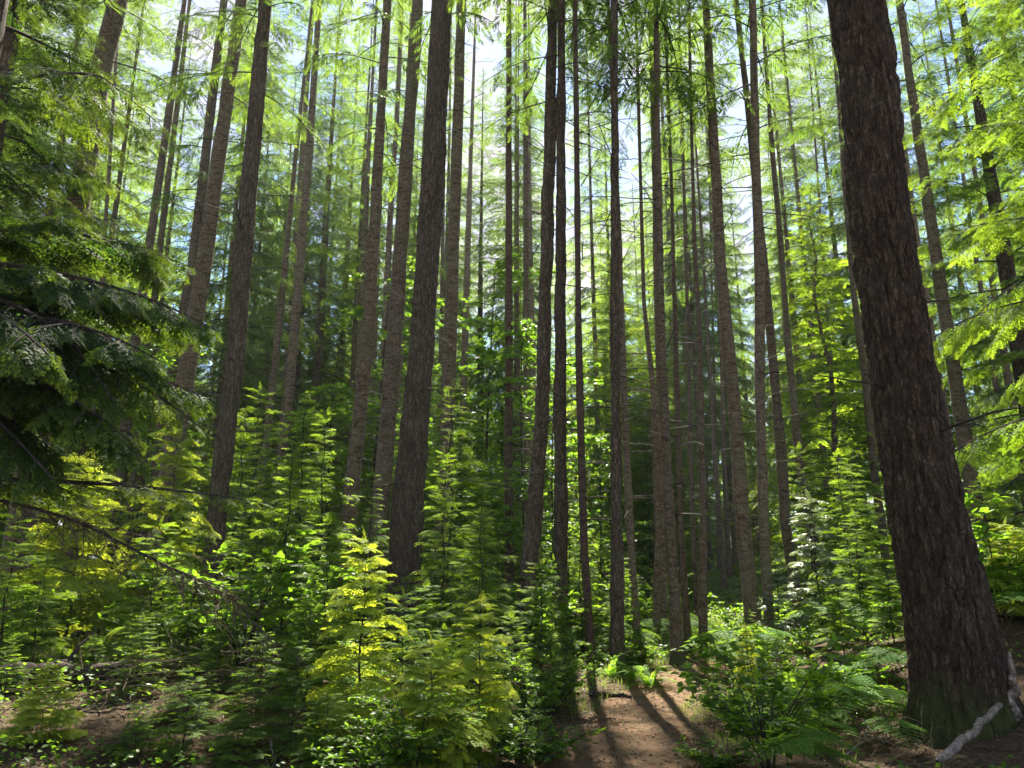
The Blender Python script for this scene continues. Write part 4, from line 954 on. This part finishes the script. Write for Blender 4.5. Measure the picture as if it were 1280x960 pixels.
def twig_tangle(px, py, D, label, seed, n=70, sz=.7):
    o = np.array(gp(px, py, D)); r = random.Random(seed); mb = MB()
    for k in range(n):
        a = np.array([r.gauss(0, sz * .7), r.gauss(0, sz * .5), r.uniform(.0, sz * .6)]); d = nrm(np.array([r.gauss(0, 1), r.gauss(0, .7), r.gauss(0, .45)])) * r.uniform(.2, .8) * sz
        mb.tube([a, a + d * .5 + np.array([0, 0, r.uniform(-.03, .05)]), a + d], [.005, .0035, .0015], 4, r.random(), 0, False)
    q = mb.build('brushwood', M['deadneedles']); q.location = o; tag(q, label, 'dead twigs', None, 'stuff')
twig_tangle(150, 850, 7.2, 'tangle of dry brown twigs on the ground below the dead bough', 801)
twig_tangle(230, 820, 7.8, 'dry twig heap behind the low dark saplings at the left', 802)
twig_tangle(1085, 930, 6.9, 'scatter of dead brown twigs on the bank left of the huge fir', 803, 60, .5)
twig_tangle(1262, 790, 8.8, 'dry reddish twigs on the bank right of the huge fir', 804, 60, .6)

# ------------------------------------------------------------------ uncountable cover: grass, leafy cover, litter
rg = np.random.RandomState(11)
def scatter(n, ymin, ymax, fn, powr=1.0):
    y = ymin + (ymax - ymin) * rg.rand(n) ** powr; x = (rg.rand(n) * 2 - 1) * .8 * (y + 1.5); k = fn(x, y); return x[k], y[k]
def edge(x, y): return np.abs(x - xpath(y)) - np.interp(y, [3, 7, 10.5, 30], [.85, .8, .6, .55])
def blades(mb, x, y, h, w, tint, lean=.5):
    n = len(x); z = hz(x, y); a = rg.rand(n) * 6.283; b = rg.rand(n) * 6.283; ln = lean * rg.rand(n)
    B = np.stack([x, y, z - .01], -1); S = np.stack([np.cos(a), np.sin(a), 0 * a], -1) * (w * rg.uniform(.6, 1.2, n))[:, None]; H = h * rg.uniform(.5, 1.2, n)
    o = np.stack([np.cos(b), np.sin(b), 0 * b], -1)
    m = B + o * (ln * H * .3)[:, None] + np.array([0, 0, 1.]) * (H * .6)[:, None]; tp = B + o * (ln * H)[:, None] + np.array([0, 0, 1.]) * (H * (1 - .3 * ln))[:, None]
    mb.quads(np.stack([B - S, B + S, m + S * .7, m - S * .7], 1), tint); mb.quads(np.stack([m - S * .7, m + S * .7, tp + S * .1, tp - S * .1], 1), np.clip(tint + .1, 0, 1))
g = MB()
clump = lambda x, y, s, q: noise2(x * s, y * s, q)
x, y = scatter(60000, 5, 16, lambda x, y: (edge(x, y) > -.12 + .35 * clump(x, y, 1.6, 61)) & (edge(x, y) < 1.1) & (clump(x, y, 2.2, 62) > -.15))
blades(g, x, y, .13, .004, np.clip(.4 + .3 * rg.rand(len(x)), 0, 1))
x, y = scatter(9000, 6, 12, lambda x, y: (edge(x, y) < 0) & (clump(x, y, 2.6, 63) > .34)); blades(g, x, y, .07, .004, np.clip(.3 + .4 * rg.rand(len(x)), 0, 1))
tag(g.build('grass', M['grass']), kind='stuff')
g = MB()                                                 # the bright meadow plants of the clearing
x = rg.uniform(1, 24, 60000); y = rg.uniform(17, 55, 60000); k = (np.abs(x - (6 + (y - 21) * .33)) < 3.5 + clump(x, y, .6, 64) * 1.5) & (np.abs(x - xpath(y)) > .4); x, y = x[k], y[k]
blades(g, x, y, .42, .012, np.clip(.35 + .3 * rg.rand(len(x)), 0, 1), 1.3)
tag(g.build('meadow_grass', M['grass']), kind='stuff')
g = MB(); x = rg.uniform(2.5, 18, 70000); y = rg.uniform(14.6, 42, 70000); k = np.abs(x - np.interp(y, [14, 17, 21, 45], [3.6, 4.9, 6.2, 14])) < 2.6 + clump(x, y, .6, 64) * 1.2; x, y = x[k], y[k]
z = hz(x, y) + rg.rand(len(x)) * np.clip(.35 + .4 * clump(x, y, .7, 69), .08, .8)
leaves(g, np.stack([x, y, z], -1), np.stack([np.cos(x * 99), np.sin(y * 77), 0 * x], -1), rg, .085, .32, .62); tag(g.build('meadow_undergrowth', M['broad']), kind='stuff')
c = MB()                                                 # low leafy cover everywhere off the trail
x, y = scatter(90000, 4.5, 34, lambda x, y: (edge(x, y) > .25) & (clump(x, y, .9, 65) > -.25) & ~((x > 2.6) & (y < 8) & (clump(x, y, 1.2, 67) < .3)) & ~((x < -2.9) & (y < 6.9) & (clump(x, y, 1.1, 68) < .2)), 1.3)
z = hz(x, y) + rg.rand(len(x)) ** 1.5 * np.clip(.10 + .28 * clump(x, y, .8, 66), .06, .4) * (1 + y / 20)
leaves(c, np.stack([x, y, z], -1), np.stack([np.cos(x * 99), np.sin(y * 77), 0 * x], -1), rg, .05, .34, .42); 
tag(c.build('ground_cover', M['broad']), kind='stuff')
l = MB()                                                 # needles, bark scraps and little twigs
x, y = scatter(60000, 3.5, 13, lambda x, y: (edge(x, y) < .5) | (x > 2.4) | (x < -1.5), 1.1)
n = len(x); z = hz(x, y) + .02; a = rg.rand(n) * 6.283; L = (.012 + .05 * rg.rand(n) ** 4)[:, None]
d = np.stack([np.cos(a), np.sin(a), rg.normal(0, .18, n)], -1) * L; s = np.stack([-np.sin(a), np.cos(a), 0 * a], -1) * (.0025 + .006 * rg.rand(n) ** 3)[:, None]
B = np.stack([x, y, z], -1); l.quads(np.stack([B - s - d, B - s + d, B + s + d, B + s - d], 1), rg.rand(n))
x, y = scatter(9000, 3.5, 13, lambda x, y: edge(x, y) < .3); n = len(x); a = rg.rand(n) * 6.283; L = rg.uniform(.008, .022, n)   # cones and bark scraps
B = np.stack([x, y, hz(x, y) + .025], -1); d = np.stack([np.cos(a), np.sin(a), 0 * a], -1) * L[:, None]; s = np.stack([-np.sin(a), np.cos(a), 0 * a], -1) * L[:, None] * .5; u = np.array([0, 0, 1.]) * L[:, None] * .6
l.quads(np.stack([B - d, B - s + u, B + d, B + s + u], 1), rg.rand(n) ** 2 * .8); l.quads(np.stack([B - d, B - s - u * .3, B + d, B - s + u], 1), rg.rand(n) * .5)
x, y = scatter(16000, 3.5, 14, lambda x, y: edge(x, y) < .5); n = len(x); a = rg.rand(n) * 6.283; L = rg.uniform(.02, .075, n)[:, None]   # straw-coloured twigs and shed leaves
B = np.stack([x, y, hz(x, y) + .028], -1); d = np.stack([np.cos(a), np.sin(a), rg.normal(0, .12, n)], -1) * L; s = np.stack([-np.sin(a), np.cos(a), rg.normal(0, .3, n)], -1) * np.where(rg.rand(n) < .3, .012, .0025)[:, None]
l.quads(np.stack([B - d, B - s, B + d, B + s], 1), .35 + .65 * rg.rand(n))
tag(l.build('forest_litter', M['deadneedles']), kind='stuff')

# prototypes nothing used are taken away again
for t in [q[0] for L in YOUNG.values() for q in L if not q[2]] + [BACK[k] for k in range(len(BACK)) if not used[k]]:
    for ch in list(t.children): bpy.data.objects.remove(ch)
    bpy.data.objects.remove(t)
